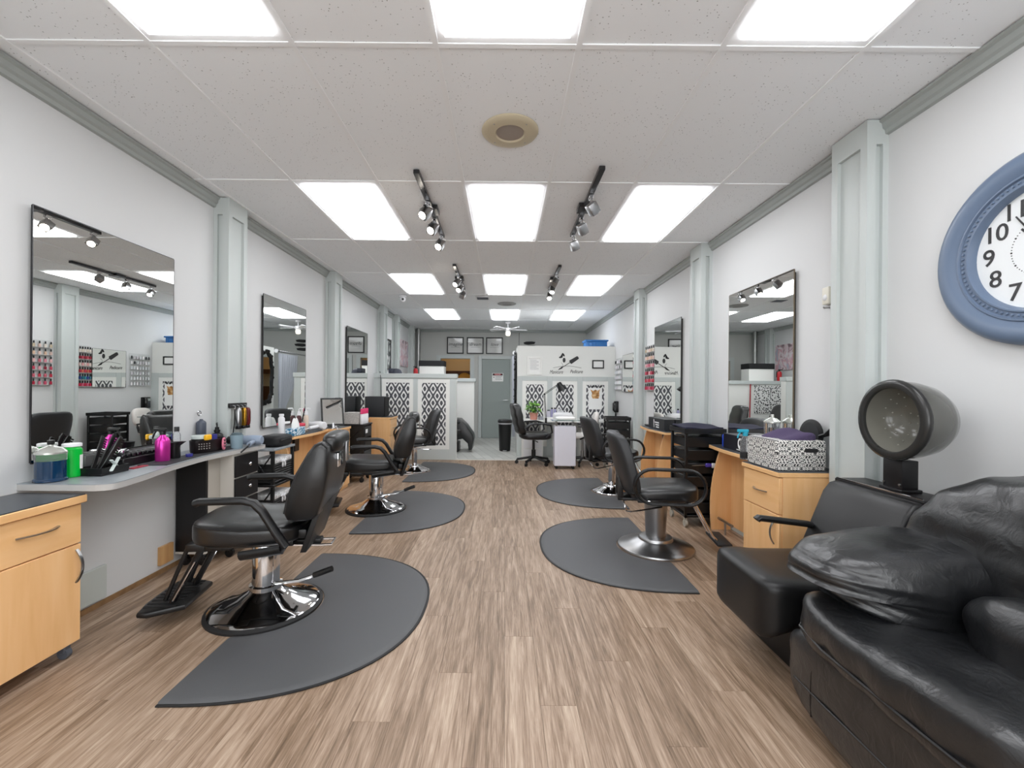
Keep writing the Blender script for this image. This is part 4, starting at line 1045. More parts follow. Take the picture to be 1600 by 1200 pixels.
# ---------------------------------------------------------------- first left counter
Z = CTZ
t = thing('disinfectant_jar', 'glass jar of dark blue disinfectant with steel lid on the grey counter', 'jar', (-2.168, 2.062, Z))
b = MB(); b.lathe([(.056, 0), (.062, .004), (.062, .012), (.056, .018), (.056, .10)], 26); b.obj('blue_liquid', mat('blue_liquid', '0c3150', .08, spec=.7, coat=.4), t)
b = MB(); b.lathe([(.0565, .10), (.0565, .132), (.05, .134)], 26, caps=False); b.obj('jar_glass', CLEARP, t)
b = MB(); b.lathe([(.059, .132), (.059, .14), (.042, .157), (.012, .17), (.012, .175)], 24); lid = b.obj('lid', mat('pale_steel', 'd4d6d0', .25, .7), t)
b = MB(); b.lathe([(.012, .175), (.014, .18), (.014, .195), (.001, .198)], 12); b.obj('lid_knob', BLACKP, lid)
t = bottle('green_bottle', 'bright green plastic bottle with white cap beside the blue disinfectant jar', (-2.17, 2.165, Z), .039, .168, mat('green_plastic', '00b83c', .3), WHITEP, .8, .08, .09, .038)
b = MB(); b.lathe([(.0395, .04), (.0398, .04), (.0398, .11), (.0395, .11)], 18, caps=False); bmesh.ops.delete(b.bm, geom=[v for v in b.bm.verts if v.co.x < .012 or v.co.y < -.01], context='VERTS'); b.obj('bottle_label', PAPER, t)
t = thing('comb_tray', 'black tray with combs and brushes standing on the grey counter', 'tray', (-2.095, 2.25, Z))
b = MB(); b.box(-.07, -.08, 0, .07, .08, .012, .003, 1)
for x0, y0, x1, y1 in ((-.07, -.08, -.064, .08), (.064, -.08, .07, .08), (-.064, -.08, .064, -.074), (-.064, .074, .064, .08)): b.box(x0, y0, .012, x1, y1, .04)
b.obj('tray_body', BLACKP, t)
for i, (dx, dy, L, m) in enumerate(((-.02, -.04, .20, BLACKP), (0, -.03, .21, BLACKP), (.02, -.035, .19, DSTEEL), (-.03, -.01, .2, BLACKP))):
    c = thing('hair_comb', ('black tail comb leaning in the comb tray', 'wide black comb leaning in the comb tray', 'dark metal comb leaning in the comb tray', 'thin black comb leaning furthest back in the comb tray')[i], 'comb', (-2.095 + dx, 2.25 + dy, Z + .013), 0, 'combs in the tray')
    b = MB(); b.T = Matrix.Rotation(radians(-28), 4, 'X') @ Matrix.Rotation(radians(8 * (i - 1)), 4, 'Y'); b.box(-.004, -.01, 0, .004, .012, L, .002, 1)
    b.obj('comb_spine', m, c)
    b = MB(); b.T = Matrix.Rotation(radians(-28), 4, 'X') @ Matrix.Rotation(radians(8 * (i - 1)), 4, 'Y')
    for k in range(9): b.box(-.003, .012, L * .45 + k * L * .06, .003, .03, L * .45 + k * L * .06 + L * .03)
    o = b.obj('comb_teeth', m, c); o['kind'] = 'stuff'
t = thing('section_clip', 'clear plastic section clip resting across the comb tray', 'clip', (-2.03, 2.25, Z + .05), radians(25))
for s in (-1, 1):
    b = MB(); b.T = Matrix.Rotation(radians(28 * s), 4, 'X'); b.box(-.008, -.06, -.004, .008, .06, .004, .003, 1); b.obj('clip_arm', mat('frosted_plastic', 'c4cdca', .3), t)
t = thing('desk_organiser', 'grey plastic organiser with compartments behind the comb tray', 'organiser', (-2.202, 2.31, Z))
b = MB(); b.box(-.027, -.075, 0, .027, .075, .095, .005, 1); b.obj('organiser_body', mat('smoke_plastic', '5f6060', .2), t)
b = MB(); b.box(-.02, -.068, .0951, .02, -.004, .0958); b.obj('compartment', BLACKM, t)
b = MB(); b.box(-.02, .004, .0951, .02, .068, .0958); b.obj('compartment', BLACKM, t)
t = thing('clipper_case', 'long black case of clipper guards along the mirror', 'case', (-2.175, 2.55, Z), radians(2))
b = MB(); b.box(-.045, -.145, 0, .045, .145, .05, .005, 1); b.obj('case_body', BLACKP, t)
for i in range(8):
    b = MB(); b.box(-.035, -.14 + i * .036, .05, .035, -.116 + i * .036, .072, .004, 1); b.obj('clipper_guard', BLACKP if i % 3 else DSTEEL, t)
t = thing('hair_clipper', 'small chrome hair clipper lying on the case of guards', 'hair clipper', (-2.175, 2.45, Z + .073), radians(30))
b = MB(); b.box(-.02, -.05, 0, .02, .05, .026, .01, 2); b.obj('clipper_body', CHROME, t)
b = MB(); b.box(-.022, .05, .002, .022, .068, .014, .002, 1); b.obj('clipper_blade', STEEL, t)
b = MB(); b.box(-2.07, 2.37, Z, -2.035, 2.47, Z + .006, .002, 1); tag(b.obj('red_comb', mat('red_plastic', 'a02a3a', .4)), 'flat red comb lying in front of the clipper case', 'comb')
b = MB(); b.prism([(-2.10, 2.47), (-1.945, 2.49), (-1.99, 2.85), (-1.985, 3.2), (-2.06, 3.3), (-2.11, 3.3)], 'z', Z, Z + .005, .001, 1); tag(b.obj('counter_mat', mat('black_mat', '2c2d30', .6)), 'black rubber work mat on the grey counter', 'mat')
# pink spray bottle
t = thing('spray_bottle', 'shiny magenta spray bottle with black trigger on the work mat', 'bottle', (-2.075, 2.62, Z + .005))
b = MB(); b.lathe([(.036, 0), (.038, .004), (.038, .118), (.032, .135), (.016, .15), (.014, .16)], 22); b.obj('bottle_body', mat('magenta_metal', 'c8359c', .22, .55), t)
b = MB(); b.lathe([(.016, .158), (.016, .178), (.01, .182)], 12); b.box(-.055, -.009, .180, .02, .009, .198, .004, 1); b.tube([(-.035, 0, .185), (-.05, 0, .165), (-.062, 0, .135)], .005, 6); b.obj('trigger', BLACKP, t)
# black shaker, dropper, caddy
t = thing('shaving_pitcher', 'small black pitcher beside the magenta spray bottle', 'pitcher', (-2.085, 2.725, Z + .005))
b = MB(); b.lathe([(.032, 0), (.034, .005), (.03, .06), (.036, .10), (.033, .10), (.001, .02)], 18); b.prism([(.028, .075), (.07, .105), (.032, .105)], 'y', -.012, .012); b.obj('pitcher_body', BLACKP, t)
bottle('dropper_bottle', 'clear slim bottle with black sprayer cap beside the black pitcher', (-2.165, 2.85, Z), .022, .19, CLEARP, BLACKP, .55, .12, .16)
b = MB(); b.lathe([(.018, 0), (.02, .004), (.02, .018), (.001, .02)], 14, (-2.03, 2.78, Z + .005)); tag(b.obj('violet_blue_disc', mat('violet_blue', '3a3a8c', .4)), 'small violet blue disc lying on the work mat', 'disc')  # low disc standing for an unidentified small violet blue item
# oval caddy
t = thing('tool_caddy', 'black perforated caddy with a pink leaf brush at the counter end', 'caddy', (-2.085, 3.035, Z + .005))
ov = lambda k, z: [(.07 * k * cos(2 * pi * i / 28), .15 * k * math.copysign(abs(sin(2 * pi * i / 28)) ** .8, sin(2 * pi * i / 28)), z) for i in range(28)]
b = MB(); b.grid([ov(.93, 0), ov(.97, .01), ov(1., .085), ov(.96, .085), ov(.92, .012)]); b.obj('caddy_body', mat('caddy_black', '1a1416', .3), t)
for i in range(5):
    for j in range(3):
        th = radians(-62 + i * 9); b = MB(); b.ball(.0042, (.0705 * cos(th), .148 * math.copysign(abs(sin(th)) ** .8, sin(th)), .03 + j * .016), u=6, v=4); b.obj('perforation', mat('pale_hole', '9a9492', .6), t)
PINK = mat('pink_plastic', 'dc7f95', .4)
t = thing('leaf_brush', 'pink leaf shaped detangling brush leaning on the caddy', 'hair brush', (-2.005, 3.085, Z + .05), radians(20))
b = MB(); b.prism(circ(0, 0, .036, n=18, ry=.045)[:-1], 'x', -.006, .006, .003, 1); b.obj('brush_pad', PINK, t)
for s in (-1, 1):
    for k in range(3):
        b = MB(); b.tube([(.0075, 0, .02 - .022 * k), (.0075, s * .03, .032 - .022 * k)], .003, 5); b.obj('leaf_vein', BLACKP, t)
t = thing('hair_product_tub', 'low black tub with clear lid standing in the caddy', 'tub', (-2.09, 2.965, Z + .02))
b = MB(); b.lathe([(.05, 0), (.052, .08)], 20); b.obj('tub_body', BLACKP, t)
b = MB(); b.lathe([(.054, .08), (.054, .098), (.05, .102), (.001, .102)], 20); b.obj('tub_lid', mat('frosted_plastic'), t)
b = MB(); b.box(-2.045, 2.93, Z + .09, -2.02, 2.985, Z + .128, .006, 1); tag(b.obj('yellow_clip', mat('yellow_plastic', 'f0b51c', .4)), 'bright yellow clip on the rim of the caddy', 'clip')
b = MB(); b.lathe([(.02, 0), (.02, .095), (.001, .097)], 12, (-2.09, 3.105, Z + .02)); tag(b.obj('cream_jar', mat('violet_blue')), 'small dark blue jar showing above the caddy rim', 'jar')
t = bottle('pump_bottle', 'squat black pump bottle on the counter before the pilaster', (-2.175, 3.265, Z), .042, .13, BLACKP, BLACKP, .4, .2, .12); pump(t, .13, .014, BLACKP, (.5, -.86))
bottle('wall_dispenser', 'slate grey squeeze bottle hanging upside down on the left wall', (XL + .035, 3.165, .83), .032, .19, mat('slate_plastic', '4a505c', .35), None)
t = thing('hanging_hook', 'chrome ring hook above the slate grey squeeze bottle', 'hook', (XL, 3.165, 1.04))
b = MB(); b.tube([(.02 + 0 * k, .018 * cos(radians(30 * k)), .018 * sin(radians(30 * k))) for k in range(12)], .004, 5, closed=True); b.obj('ring', CHROME, t)
b = MB(); b.cyl((0, 0, 0), (.022, 0, .012), .005, n=6); b.obj('stud', CHROME, t)
# tool rail on the pilaster
PX = XL + .121
RAIL = t = thing('tool_rail', 'black hook rail on the pilaster with hair clippers hanging from it', 'hook rail', (PX, 3.45, 1.09))
b = MB(); b.box(0, -.115, -.018, .012, .115, .018, .003, 1); b.obj('rail', BLACKP, t)
for i in range(4):
    b = MB(); y = -.075 + i * .05; b.tube([(.012, y, 0), (.03, y, -.005), (.034, y, -.02), (.028, y, -.028)], .004, 6); b.obj('hook', CHROME, t)
for i, (y, m, lab) in enumerate(((3.405, STEEL, 'silver hair clipper hanging on the hook rail'), (3.475, mat('gold_metal', 'b98a2e', .25, .9), 'gold hair trimmer hanging on the hook rail'), (3.525, mat('wine_red', '5a1414', .25), 'wine red hair clipper hanging at the end of the hook rail'))):
    c = thing('hanging_clipper', lab, 'hair clipper', (PX + .038, y, .92), 0, 'hanging clippers')
    b = MB(); b.cushion(.042, .045 if i != 1 else .03, .15, (0, 0, .075), 4, 5); b.obj('clipper_body', m, c)
    b = MB(); b.box(-.014, -.018, -.018, .014, .018, .006, .002, 1); b.obj('clipper_blade', DSTEEL, c)
b = MB(); b.tube([(PX + .02, 3.39, 1.06), (PX + .03, 3.37, .95), (PX + .025, 3.36, .86), (PX + .01, 3.35, .80)], .005, 6); b.bm.transform(Matrix.Translation((-PX, -3.45, -1.09))); b.obj('hanging_cord', BLACKP, RAIL)
t = thing('blue_cup', 'frosted light blue plastic cup at the counter end', 'cup', (-1.985, 3.20, Z))
BLUEC = mat('frosted_blue', 'a9c3cf', .25, trans=.4)
b = MB(); b.lathe([(.036, 0), (.038, .004), (.043, .10), (.041, .10), (.034, .008), (.001, .008)], 22); b.obj('cup_body', BLUEC, t)
b = MB(); b.lathe([(.0395, .1), (.03, .115), (.012, .118), (.001, .118)], 18); b.obj('cup_contents', mat('dark_sponge', '4b5a60', .8), t)
def blow_dryer(label, loc, rz, m, m2, sc=1.):
    t = thing('blow_dryer', label, 'hair dryer', loc, rz, 'blow dryers')
    b = MB(); b.T = Matrix.Scale(sc, 4) @ Matrix.Rotation(pi / 2, 4, 'Y'); b.lathe([(.03, -.10), (.037, -.09), (.04, -.03), (.034, .05), (.026, .09), (.026, .12)], 18); b.bm.transform(Matrix.Translation((0, 0, .042 * sc))); b.obj('barrel', m, t)
    b = MB(); b.tube([(-.03 * sc, 0, .04 * sc), (-.06 * sc, .06 * sc, .034 * sc), (-.075 * sc, .15 * sc, .028 * sc)], .017 * sc, 10); h = b.obj('handle', m, t)
    b = MB(); b.tube([(-.075 * sc, .15 * sc, .028 * sc), (-.09 * sc, .2 * sc, .02 * sc), (-.06 * sc, .24 * sc, -.02)], .006, 6); b.obj('cord_stub', m2, h)
    b = MB(); b.T = Matrix.Rotation(pi / 2, 4, 'Y'); b.lathe([(.028 * sc, .12 * sc), (.03 * sc, .15 * sc), (.01 * sc, .151 * sc)], 14); b.bm.transform(Matrix.Translation((0, 0, .042 * sc))); b.obj('nozzle', m2, t)
    return t
blow_dryer('grey blue blow dryer lying at the end of the grey counter', (-1.99, 3.36, Z), radians(185), mat('grey_blue_plastic', '8c99ab', .3), BLACKP)
t = thing('tool_bag', 'flat black zip bag lying on top of the basket rack', 'bag', (-2.01, 3.80, .72))
b = MB(); b.cushion(.20, .26, .10, (0, 0, .05), 5, 6); b.obj('bag_body', BLACKM, t)
b = MB(); b.tube([(.101, -.11, .06), (.103, 0, .066), (.101, .11, .06)], .003, 5); b.obj('zip', DSTEEL, t)
# ---------------------------------------------------------------- second left station
Z2 = .755
for i, (x, y, r, h, m, c, lab) in enumerate(((-2.17, 4.20, .03, .22, WHITEP, WHITEP, 'tall white shampoo bottle at the near end of the second left station'), (-2.20, 4.62, .026, .20, mat('maroon_plastic', '4a1d22', .3), WHITEP, 'maroon bottle with white pump behind the tissue box'), (-2.16, 4.70, .026, .20, mat('cream_plastic', 'd8c7b6', .4), WHITEP, 'cream bottle with white pump beside the maroon bottle'))):
    t = bottle('product_bottle', lab, (x, y, Z2), r, h, m, c, .6, .1, .1, group='station bottles')
    if i: pump(t, h, .016, WHITEP, (1, -.2))
t = thing('tissue_box', 'blue patterned tissue box with tissue sticking out', 'tissue box', (-2.11, 4.36, Z2), radians(6))
m, nt, bb, N, mt = nodes('blue_lattice_card', .6)
tc = N('ShaderNodeTexCoord'); ck = N('ShaderNodeTexChecker'); ck.inputs['Scale'].default_value = 40; ck.inputs['Color1'].default_value = lin('d8e6ef'); ck.inputs['Color2'].default_value = lin('3d7fa3')
mp = N('ShaderNodeMapping'); mp.inputs['Rotation'].default_value = (0.785, .785, .785); nt.links.new(tc.outputs['Object'], mp.inputs[0]); nt.links.new(mp.outputs[0], ck.inputs['Vector']); nt.links.new(ck.outputs['Color'], bb.inputs['Base Color'])
b = MB(); b.box(-.055, -.115, 0, .055, .115, .07, .003, 1); b.obj('box_body', m, t)
b = MB(); b.grid([[(.035 * cos(2 * pi * i / 14) * k, .07 * sin(2 * pi * i / 14) * k + .0, z + .012 * sin(5 * i)) for i in range(14)] for k, z in ((1, .07), (.9, .11), (.6, .15), (.3, .165))]); b.obj('tissue', PAPER, t)
t = thing('red_tape_roll', 'round red and white tub beside the tissue box', 'tub', (-2.12, 4.515, Z2))
b = MB(); b.lathe([(.03, 0), (.034, .01), (.034, .05), (.03, .075)], 18); b.obj('tub_body', WHITEP, t)
b = MB(); b.lathe([(.032, .075), (.036, .08), (.036, .10), (.03, .106), (.001, .106)], 18); b.obj('tub_lid', mat('coral_red', 'd84a5c', .4), t)
WD = blow_dryer('white blow dryer resting upright on the second left station', (-2.10, 4.86, Z2 + .006), radians(150), WHITEP, WHITEP, 1.15); WDM = Matrix.Translation((-2.10, 4.86, Z2 + .004)) @ Matrix.Rotation(radians(150), 4, 'Z')
b = MB(); b.tube([(-1.99, 4.98, Z2 + .0), (-1.955, 5.02, Z2 + .03), (-1.93, 5.05, Z2 - .05), (-1.92, 5.04, .5), (-1.925, 5.04, .25)], .006, 6); b.bm.transform(WDM.inverted()); b.obj('power_cord', WHITEP, WD)
t = thing('hand_mirror', 'square tabletop mirror in a black frame on the second left station', 'mirror', (-2.07, 5.22, Z2), radians(35))
b = MB(); b.T = Matrix.Rotation(radians(-14), 4, 'X')
for x0, z0, x1, z1 in ((-.13, .02, -.112, .36), (.112, .02, .13, .36), (-.112, .02, .112, .038), (-.112, .342, .112, .36)): b.box(x0, -.008, z0, x1, .008, z1)
b.obj('frame', BLACKP, t)
b = MB(); b.T = Matrix.Rotation(radians(-14), 4, 'X'); b.box(-.112, -.003, .038, .112, .003, .342); b.obj('mirror_glass', MIRROR, t)
b = MB(); b.lathe([(.09, 0), (.09, .006), (.02, .014), (.012, .05)], 20); b.obj('stand', CHROME, t)
t = thing('tool_rail', 'short black hook rail on the second left pilaster', 'hook rail', (PX, 5.52, 1.09))
b = MB(); b.box(0, -.09, -.016, .012, .09, .016, .003, 1); b.obj('rail', BLACKP, t)
for i in range(3):
    b = MB(); y = -.055 + i * .055; b.tube([(.012, y, 0), (.03, y, -.005), (.034, y, -.02)], .004, 6); b.obj('hook', CHROME, t)
# glittery box of pink bottles on the black cart
t = thing('glitter_box', 'speckled silver box on the black drawer cart', 'box', (-1.99, 5.70, .76))
b = MB(); b.box(-.10, -.09, 0, .10, .09, .15, .004, 1); b.obj('box_body', mat('silver_speckle', 'b9b4b0', .5, vary=.8, vscale=130), t)
for i in range(6):
    bottle('pink_bottle', 'pink capped white bottle on the black drawer cart, %s from the front' % ('first', 'second', 'third', 'fourth', 'fifth', 'sixth')[i], (-1.86, 5.62 + i * .045, .76), .018, .2, WHITEP, mat('hot_pink', 'd8306a', .4), .7, .06, .34, .016, group='pink bottles on the cart')
# speaker
t = thing('bookshelf_speaker', 'black box speaker on the third left maple station', 'speaker', (-2.01, 6.80, .785))
b = MB(); b.box(-.15, -.13, 0, .15, .13, .315, .006, 2); b.obj('speaker_cabinet', mat('speaker_black', '232427', .55), t)
b = MB(); b.box(.15, -.12, .01, .162, .12, .305, .004, 1); b.obj('speaker_grille', mat('speaker_cloth', '151515', .9), t)
b = MB(); b.tube([(-2.15, 7.44, 1.52), (-2.13, 7.42, 1.4), (-2.125, 7.43, 1.1), (-2.14, 7.43, .8)], .006, 6); tag(b.obj('black_cable', BLACKP), 'thin black cable hanging down the left end of the half wall', 'cable')

# ---------------------------------------------------------------- right station items
t = thing('damask_box', 'black and white damask fabric storage box on the maple cabinet', 'storage box', (1.815, 2.785, .755))
b = MB(); b.box(-.15, -.165, 0, .15, .165, .185, .012, 2); bx = b.obj('box_body', DAMASKB, t)
b = MB(); b.box(-.1518, -.15, .008, -.1502, .15, .178); b.obj('box_side_panel', DAMASKC, t)
b = MB(); b.prism(circ(.025, .125, .012, 90, 270, 8) + circ(.085, .125, .012, -90, 90, 8), 'y', -.168, -.1655); b.obj('handle_hole', BLACKM, t)
t = thing('purple_towel', 'folded dark purple towels heaped in the damask box', 'towel', (1.815, 2.785, .755))
def tw(x, y, z): return (x, y, z + .012 * sin(18 * x + 5 * y) + .008 * sin(31 * y) - .03 * (x / .16) ** 2 + .015 * sin(9 * x))
b = MB(); b.cushion(.27, .29, .09, (0, 0, .178), 4, 10, tw); b.obj('towel_fold', mat('purple_terry', '4d4160', .9, bump=.6, bscale=150), t)
t = thing('hand_mirror', 'round black hand mirror leaning on the wall behind the purple towels', 'mirror', (1.995, 2.80, .755))
b = MB(); b.T = Matrix.Translation((0, 0, .20)) @ Matrix.Rotation(radians(4), 4, 'Y'); b.prism(circ(0, 0, .105, n=28)[:-1], 'x', -.008, .008, .004, 2); b.obj('mirror_disc', BLACKP, t)
b = MB(); b.T = Matrix.Translation((0, 0, .20)) @ Matrix.Rotation(radians(4), 4, 'Y'); b.prism(circ(0, 0, .083, n=28)[:-1], 'x', -.0095, -.008); b.obj('disc_face', VINYLG, t)
b = MB(); b.tube([(.0, -.09, .205), (.0, -.14, .22), (.0, -.19, .26)], (.012, .02), 8); b.obj('handle', BLACKP, t)
t = thing('disinfectant_jar', 'clear glass comb jar with steel lid in front of the right mirror', 'jar', (1.955, 3.14, .755))
b = MB(); b.lathe([(.05, 0), (.052, .004), (.052, .25), (.048, .255)], 22); b.obj('jar_glass', CLEARP, t)
b = MB(); b.lathe([(.055, .255), (.055, .265), (.03, .285), (.012, .293), (.012, .315), (.001, .316)], 22); b.obj('lid', mat('pale_steel'), t)
for i in range(3):
    b = MB(); b.tube([(-.02 + .015 * i, .01 * i - .01, .01), (-.025 + .02 * i, .01 * i - .01, .22)], .005, 5); b.obj('comb', BLACKP if i != 1 else mat('wood_handle', '9a6a48', .5), t)
t = bottle('spray_bottle', 'clear spray bottle with turquoise and black trigger beside the damask box', (1.715, 3.06, .755), .033, .17, CLEARP, None, .4, .25, .0)
b = MB(); b.lathe([(.017, .165), (.018, .19), (.012, .195)], 14); b.box(-.055, -.011, .19, .022, .011, .212, .004, 1); b.tube([(-.035, 0, .192), (-.05, 0, .17), (-.055, 0, .15)], .005, 6); b.obj('trigger', mat('turquoise', '2fa8c4', .35), t)
b = MB(); b.lathe([(.0335, .01), (.0335, .05), (.0325, .052)], 18, caps=False); b.obj('bottle_label', BLACKM, t)
b = MB(); b.lathe([(.025, 0), (.026, .003), (.026, .10), (.023, .105)], 18, (1.925, 3.74, .755)); tag(b.obj('blue_canister', mat('royal_blue', '2347b8', .35)), 'royal blue canister on the shelf beside the black product box', 'canister')
t = thing('product_box', 'black product box with a pale oval emblem on the right station shelf', 'box', (1.93, 3.50, .755))
b = MB(); b.box(-.06, -.17, 0, .06, .17, .125, .002, 1); b.obj('box_body', mat('navy_black_card', '15151f', .35), t)
b = MB(); b.prism(circ(-.09, .065, .032, n=18, ry=.045)[:-1], 'x', -.0612, -.06); b.obj('emblem', PAPER, t)
b = MB(); b.prism(circ(-.09, .07, .016, n=14, ry=.022)[:-1], 'x', -.062, -.0612); b.obj('emblem_centre', BLACKM, t)
b = MB(); b.box(-.0612, -.16, .012, -.06, -.04, .018); b.obj('text_line', PAPER, t)
t = thing('towel', 'navy towel spread over the top of the tall black trolley', 'towel', (1.825, 4.075, .892))
b = MB(); b.cushion(.37, .35, .02, (0, 0, .008), 8, 8, lambda x, y, z: (x, y, z + .006 * sin(22 * x + 9 * y) + .01 * sin(14 * y))); b.obj('towel_sheet', mat('navy_terry', '26263a', .9), t)
t = thing('teasing_brush', 'purple and white brush hanging on the side of the tall black trolley', 'brush', (1.80, 3.895, .56))
b = MB(); b.tube([(-.10, -.008, 0), (.02, -.008, .006)], .004, 6); b.obj('brush_stem', STEEL, t)
b = MB(); b.box(.02, -.02, -.012, .075, 0, .022, .006, 1); b.obj('brush_grip', mat('violet_plastic', '4b3a9c', .4), t)
b = MB(); b.box(.075, -.02, -.02, .11, 0, .024, .006, 1); b.obj('brush_head', WHITEP, t)
# second right station: hair dryer box with white emblem
t = thing('dryer_box', 'long black box with white emblem on the second right station shelf', 'box', (1.955, 5.37, .755))
b = MB(); b.box(-.06, -.28, 0, .06, .28, .135, .002, 1); b.obj('box_body', mat('charcoal_card', '222326', .45), t)
b = MB(); b.prism([(.09, .11), (.075, .12), (.06, .10), (.068, .06), (.06, .02), (.072, .01), (.082, .05)], 'x', -.0612, -.06); b.obj('figure_emblem', PAPER, t)
for i in range(3):
    b = MB(); b.box(-.0612, -.10 + .0 * i, .075 - i * .028, -.06, .04 - .02 * i, .09 - i * .028); b.obj('text_line', PAPER, t)
b = MB(); b.cushion(.10, .20, .02, (1.96, 5.79, .765), 5, 5); tag(b.obj('black_pouch', BLACKM), 'flat black pouch at the far end of the second right shelf', 'pouch')
# thermostat and small hook on the right wall
t = thing('motion_sensor', 'small cream wall sensor beside the right front pilaster', 'sensor', (XR, 2.72, 1.845))
b = MB(); b.box(-.03, -.03, -.055, 0, .03, .055, .008, 2); b.obj('sensor_body', mat('cream_plastic2', 'e4e0d2', .4), t)
b = MB(); b.ball(.02, (-.028, 0, -.012), (.5, 1, 1), 12, 8); b.obj('sensor_lens', WHITEP, t)
b = MB(); b.tube([(-.0, 0, -.075), (-.035, 0, -.078), (-.04, 0, -.07)], .005, 6); b.obj('bracket', STEEL, t)

# ================================================================ nail area
ROWN = ('lowest', 'second lowest', 'third lowest', 'third highest', 'second highest', 'top'); ORD = ('first', 'second', 'third', 'fourth', 'fifth', 'sixth', 'seventh')
def polish_rack(label, y0, y1, z0, rows, cols, colors, rowlab, dz=.105, xw=XR):
    r = thing('polish_rack', label, 'rack', (xw, (y0 + y1) / 2, z0), 0, 'wall racks for nail products')
    L = (y1 - y0) / 2
    b = MB(); b.box(-.006, -L, -.01, 0, L, rows * dz, .001, 1); b.obj('rack_back', mat('clear_acrylic', 'eceeee', .15, trans=.3), r)
    for i in range(rows):
        b = MB(); b.box(-.045, -L, i * dz - .004, -.006, L, i * dz, .001, 1); b.obj('rack_shelf', mat('clear_acrylic'), r)
    bt = {}
    for i in range(rows):
        cl = colors[i % len(colors)]
        for j in range(cols):
            c = cl[j % len(cl)]
            if c not in bt:
                q = MB(); q.lathe([(.013, 0), (.015, .003), (.015, .042), (.007, .048), (.007, .05)], 8)
                q.mi = 1; q.lathe([(.0085, .05), (.0075, .085), (.0005, .086)], 8)
                bt[c] = q.mesh('polish_bottle', [mat('polish_' + c, c, .15, coat=.5), BLACKP])
            o = link('polish_bottle', bt[c], None, (xw - .026, y0 + .018 + (y1 - y0 - .036) * j / (cols - 1), z0 + i * dz + .0005))
            tag(o, 'nail polish bottle, %s row, %s from the left, %s' % (ROWN[i], ORD[cols - 1 - j], rowlab), 'nail polish', 'nail polish in the %s' % rowlab)
PINKS = [['c8506a', 'b03046', 'd77f93'], ['c23a4c', 'd06a7a'], ['8e1f33', 'c94a60', 'e0a0a8'], ['d98a98', 'e2b5b5', 'c9707f'], ['e6c9c0', 'd9b8a0'], ['e8ddd2', 'c9b9a0', 'e2c7bd']]
polish_rack('wall rack of pink and red nail polish between the right mirror and pilaster', 5.84, 6.18, 1.24, 6, 5, PINKS, 'rack beside the second right mirror')
MIX = [['c2304a', 'd0607a'], ['2a6a7c', '3a8a9a', '3a4a90'], ['c04050', 'd0705a'], ['e0d0c8', 'd8a0a0'], ['9a3040', 'c05060'], ['e8e0d8', 'dcd0c0']]
polish_rack('wall rack of mixed nail polish colours behind the third right pilaster', 6.485, 6.765, 1.22, 6, 7, MIX, 'rack behind the third right pilaster')
# acrylic rack of nail tips
r = thing('nail_tip_rack', 'clear wall rack of pale nail samples above the wall phone', 'rack', (XR, 7.68, 1.24), 0, 'wall racks for nail products')
b = MB(); b.box(-.006, -.21, 0, 0, .21, .56, .001, 1); b.obj('rack_back', mat('clear_acrylic'), r)
for i in range(6):
    b = MB(); b.box(-.04, -.21, i * .092, -.006, .21, i * .092 + .004); b.obj('rack_shelf', mat('clear_acrylic'), r)
bt = {}
for i in range(6):
    for j in range(7):
        c = random.choice(['e6e2e4', 'd0d3d6', 'c9c4ca', '2b2c30' if i > 3 else 'dfe2e4'])
        if c not in bt: q = MB(); q.lathe([(.012, 0), (.013, .01), (.012, .035), (.006, .055), (.001, .056)], 8); bt[c] = q.mesh('nail_sample', mat('sample_' + c, c, .25))
        tag(link('nail_sample', bt[c], None, (XR - .024, 7.50 + j * .06, 1.2445 + i * .092)), 'nail sample jar, %s row, %s from the left, clear rack above wall phone' % (ROWN[i], ORD[6 - j]), 'jar', 'nail samples on the clear rack')
# wall phone
t = thing('wall_phone', 'black corded phone on the right wall beside the tall partition', 'phone', (XR, 7.80, .93))
b = MB(); b.box(-.045, -.085, -.10, 0, .085, .10, .01, 2); b.obj('phone_base', BLACKP, t)
b = MB(); b.tube([(-.055, -.06, -.09), (-.085, -.06, -.06), (-.085, -.06, .06), (-.055, -.06, .09)], (.018, .024), 8); b.obj('handset', mat('glossy_black'), t)
b = MB(); b.box(-.048, .0, .03, -.045, .07, .075); b.obj('display', mat('phone_display', 'b5bdb8', .3), t)
for i in range(4):
    for j in range(3):
        b = MB(); b.box(-.049, .005 + j * .024, -.075 + i * .024, -.045, .02 + j * .024, -.06 + i * .024); b.obj('key', GREYP, t)
b = MB(); b.tube([(-.05, -.06, -.09), (-.05, -.09, -.2), (-.05, -.08, -.27), (-.05, -.04, -.25), (-.04, -.02, -.1)], .008, 6); b.obj('cord', BLACKP, t)
b = MB(); b.tube([(-.006, .05, -.10), (-.006, .05, -.40)], .004, 5); b.obj('line_cable', BLACKP, t)

# nail desk
DK = thing('nail_desk', 'white nail desk with drawer units against the tall partition', 'desk', (0, 0, 0))
b = MB(); b.box(.30, 7.42, .665, 1.76, 7.93, .695, .003, 1); b.obj('desk_top', WHITE, DK)
for x0, x1 in ((.32, .68), (1.34, 1.68)):
    b = MB(); b.box(x0, 7.47, .0, x1, 7.92, .37, .003, 1); u = b.obj('drawer_unit', WHITE, DK)
    for i in range(2):
        b = MB(); b.box(x0 + .02, 7.455, .05 + i * .16, x1 - .02, 7.47, .195 + i * .16, .003, 1); b.obj('drawer_front', WHITEP, u)
for x in (.33, .66, 1.36, 1.66):
    b = MB(); b.box(x - .015, 7.47, .37, x + .015, 7.92, .665); b.obj('desk_leg', WHITE, DK)
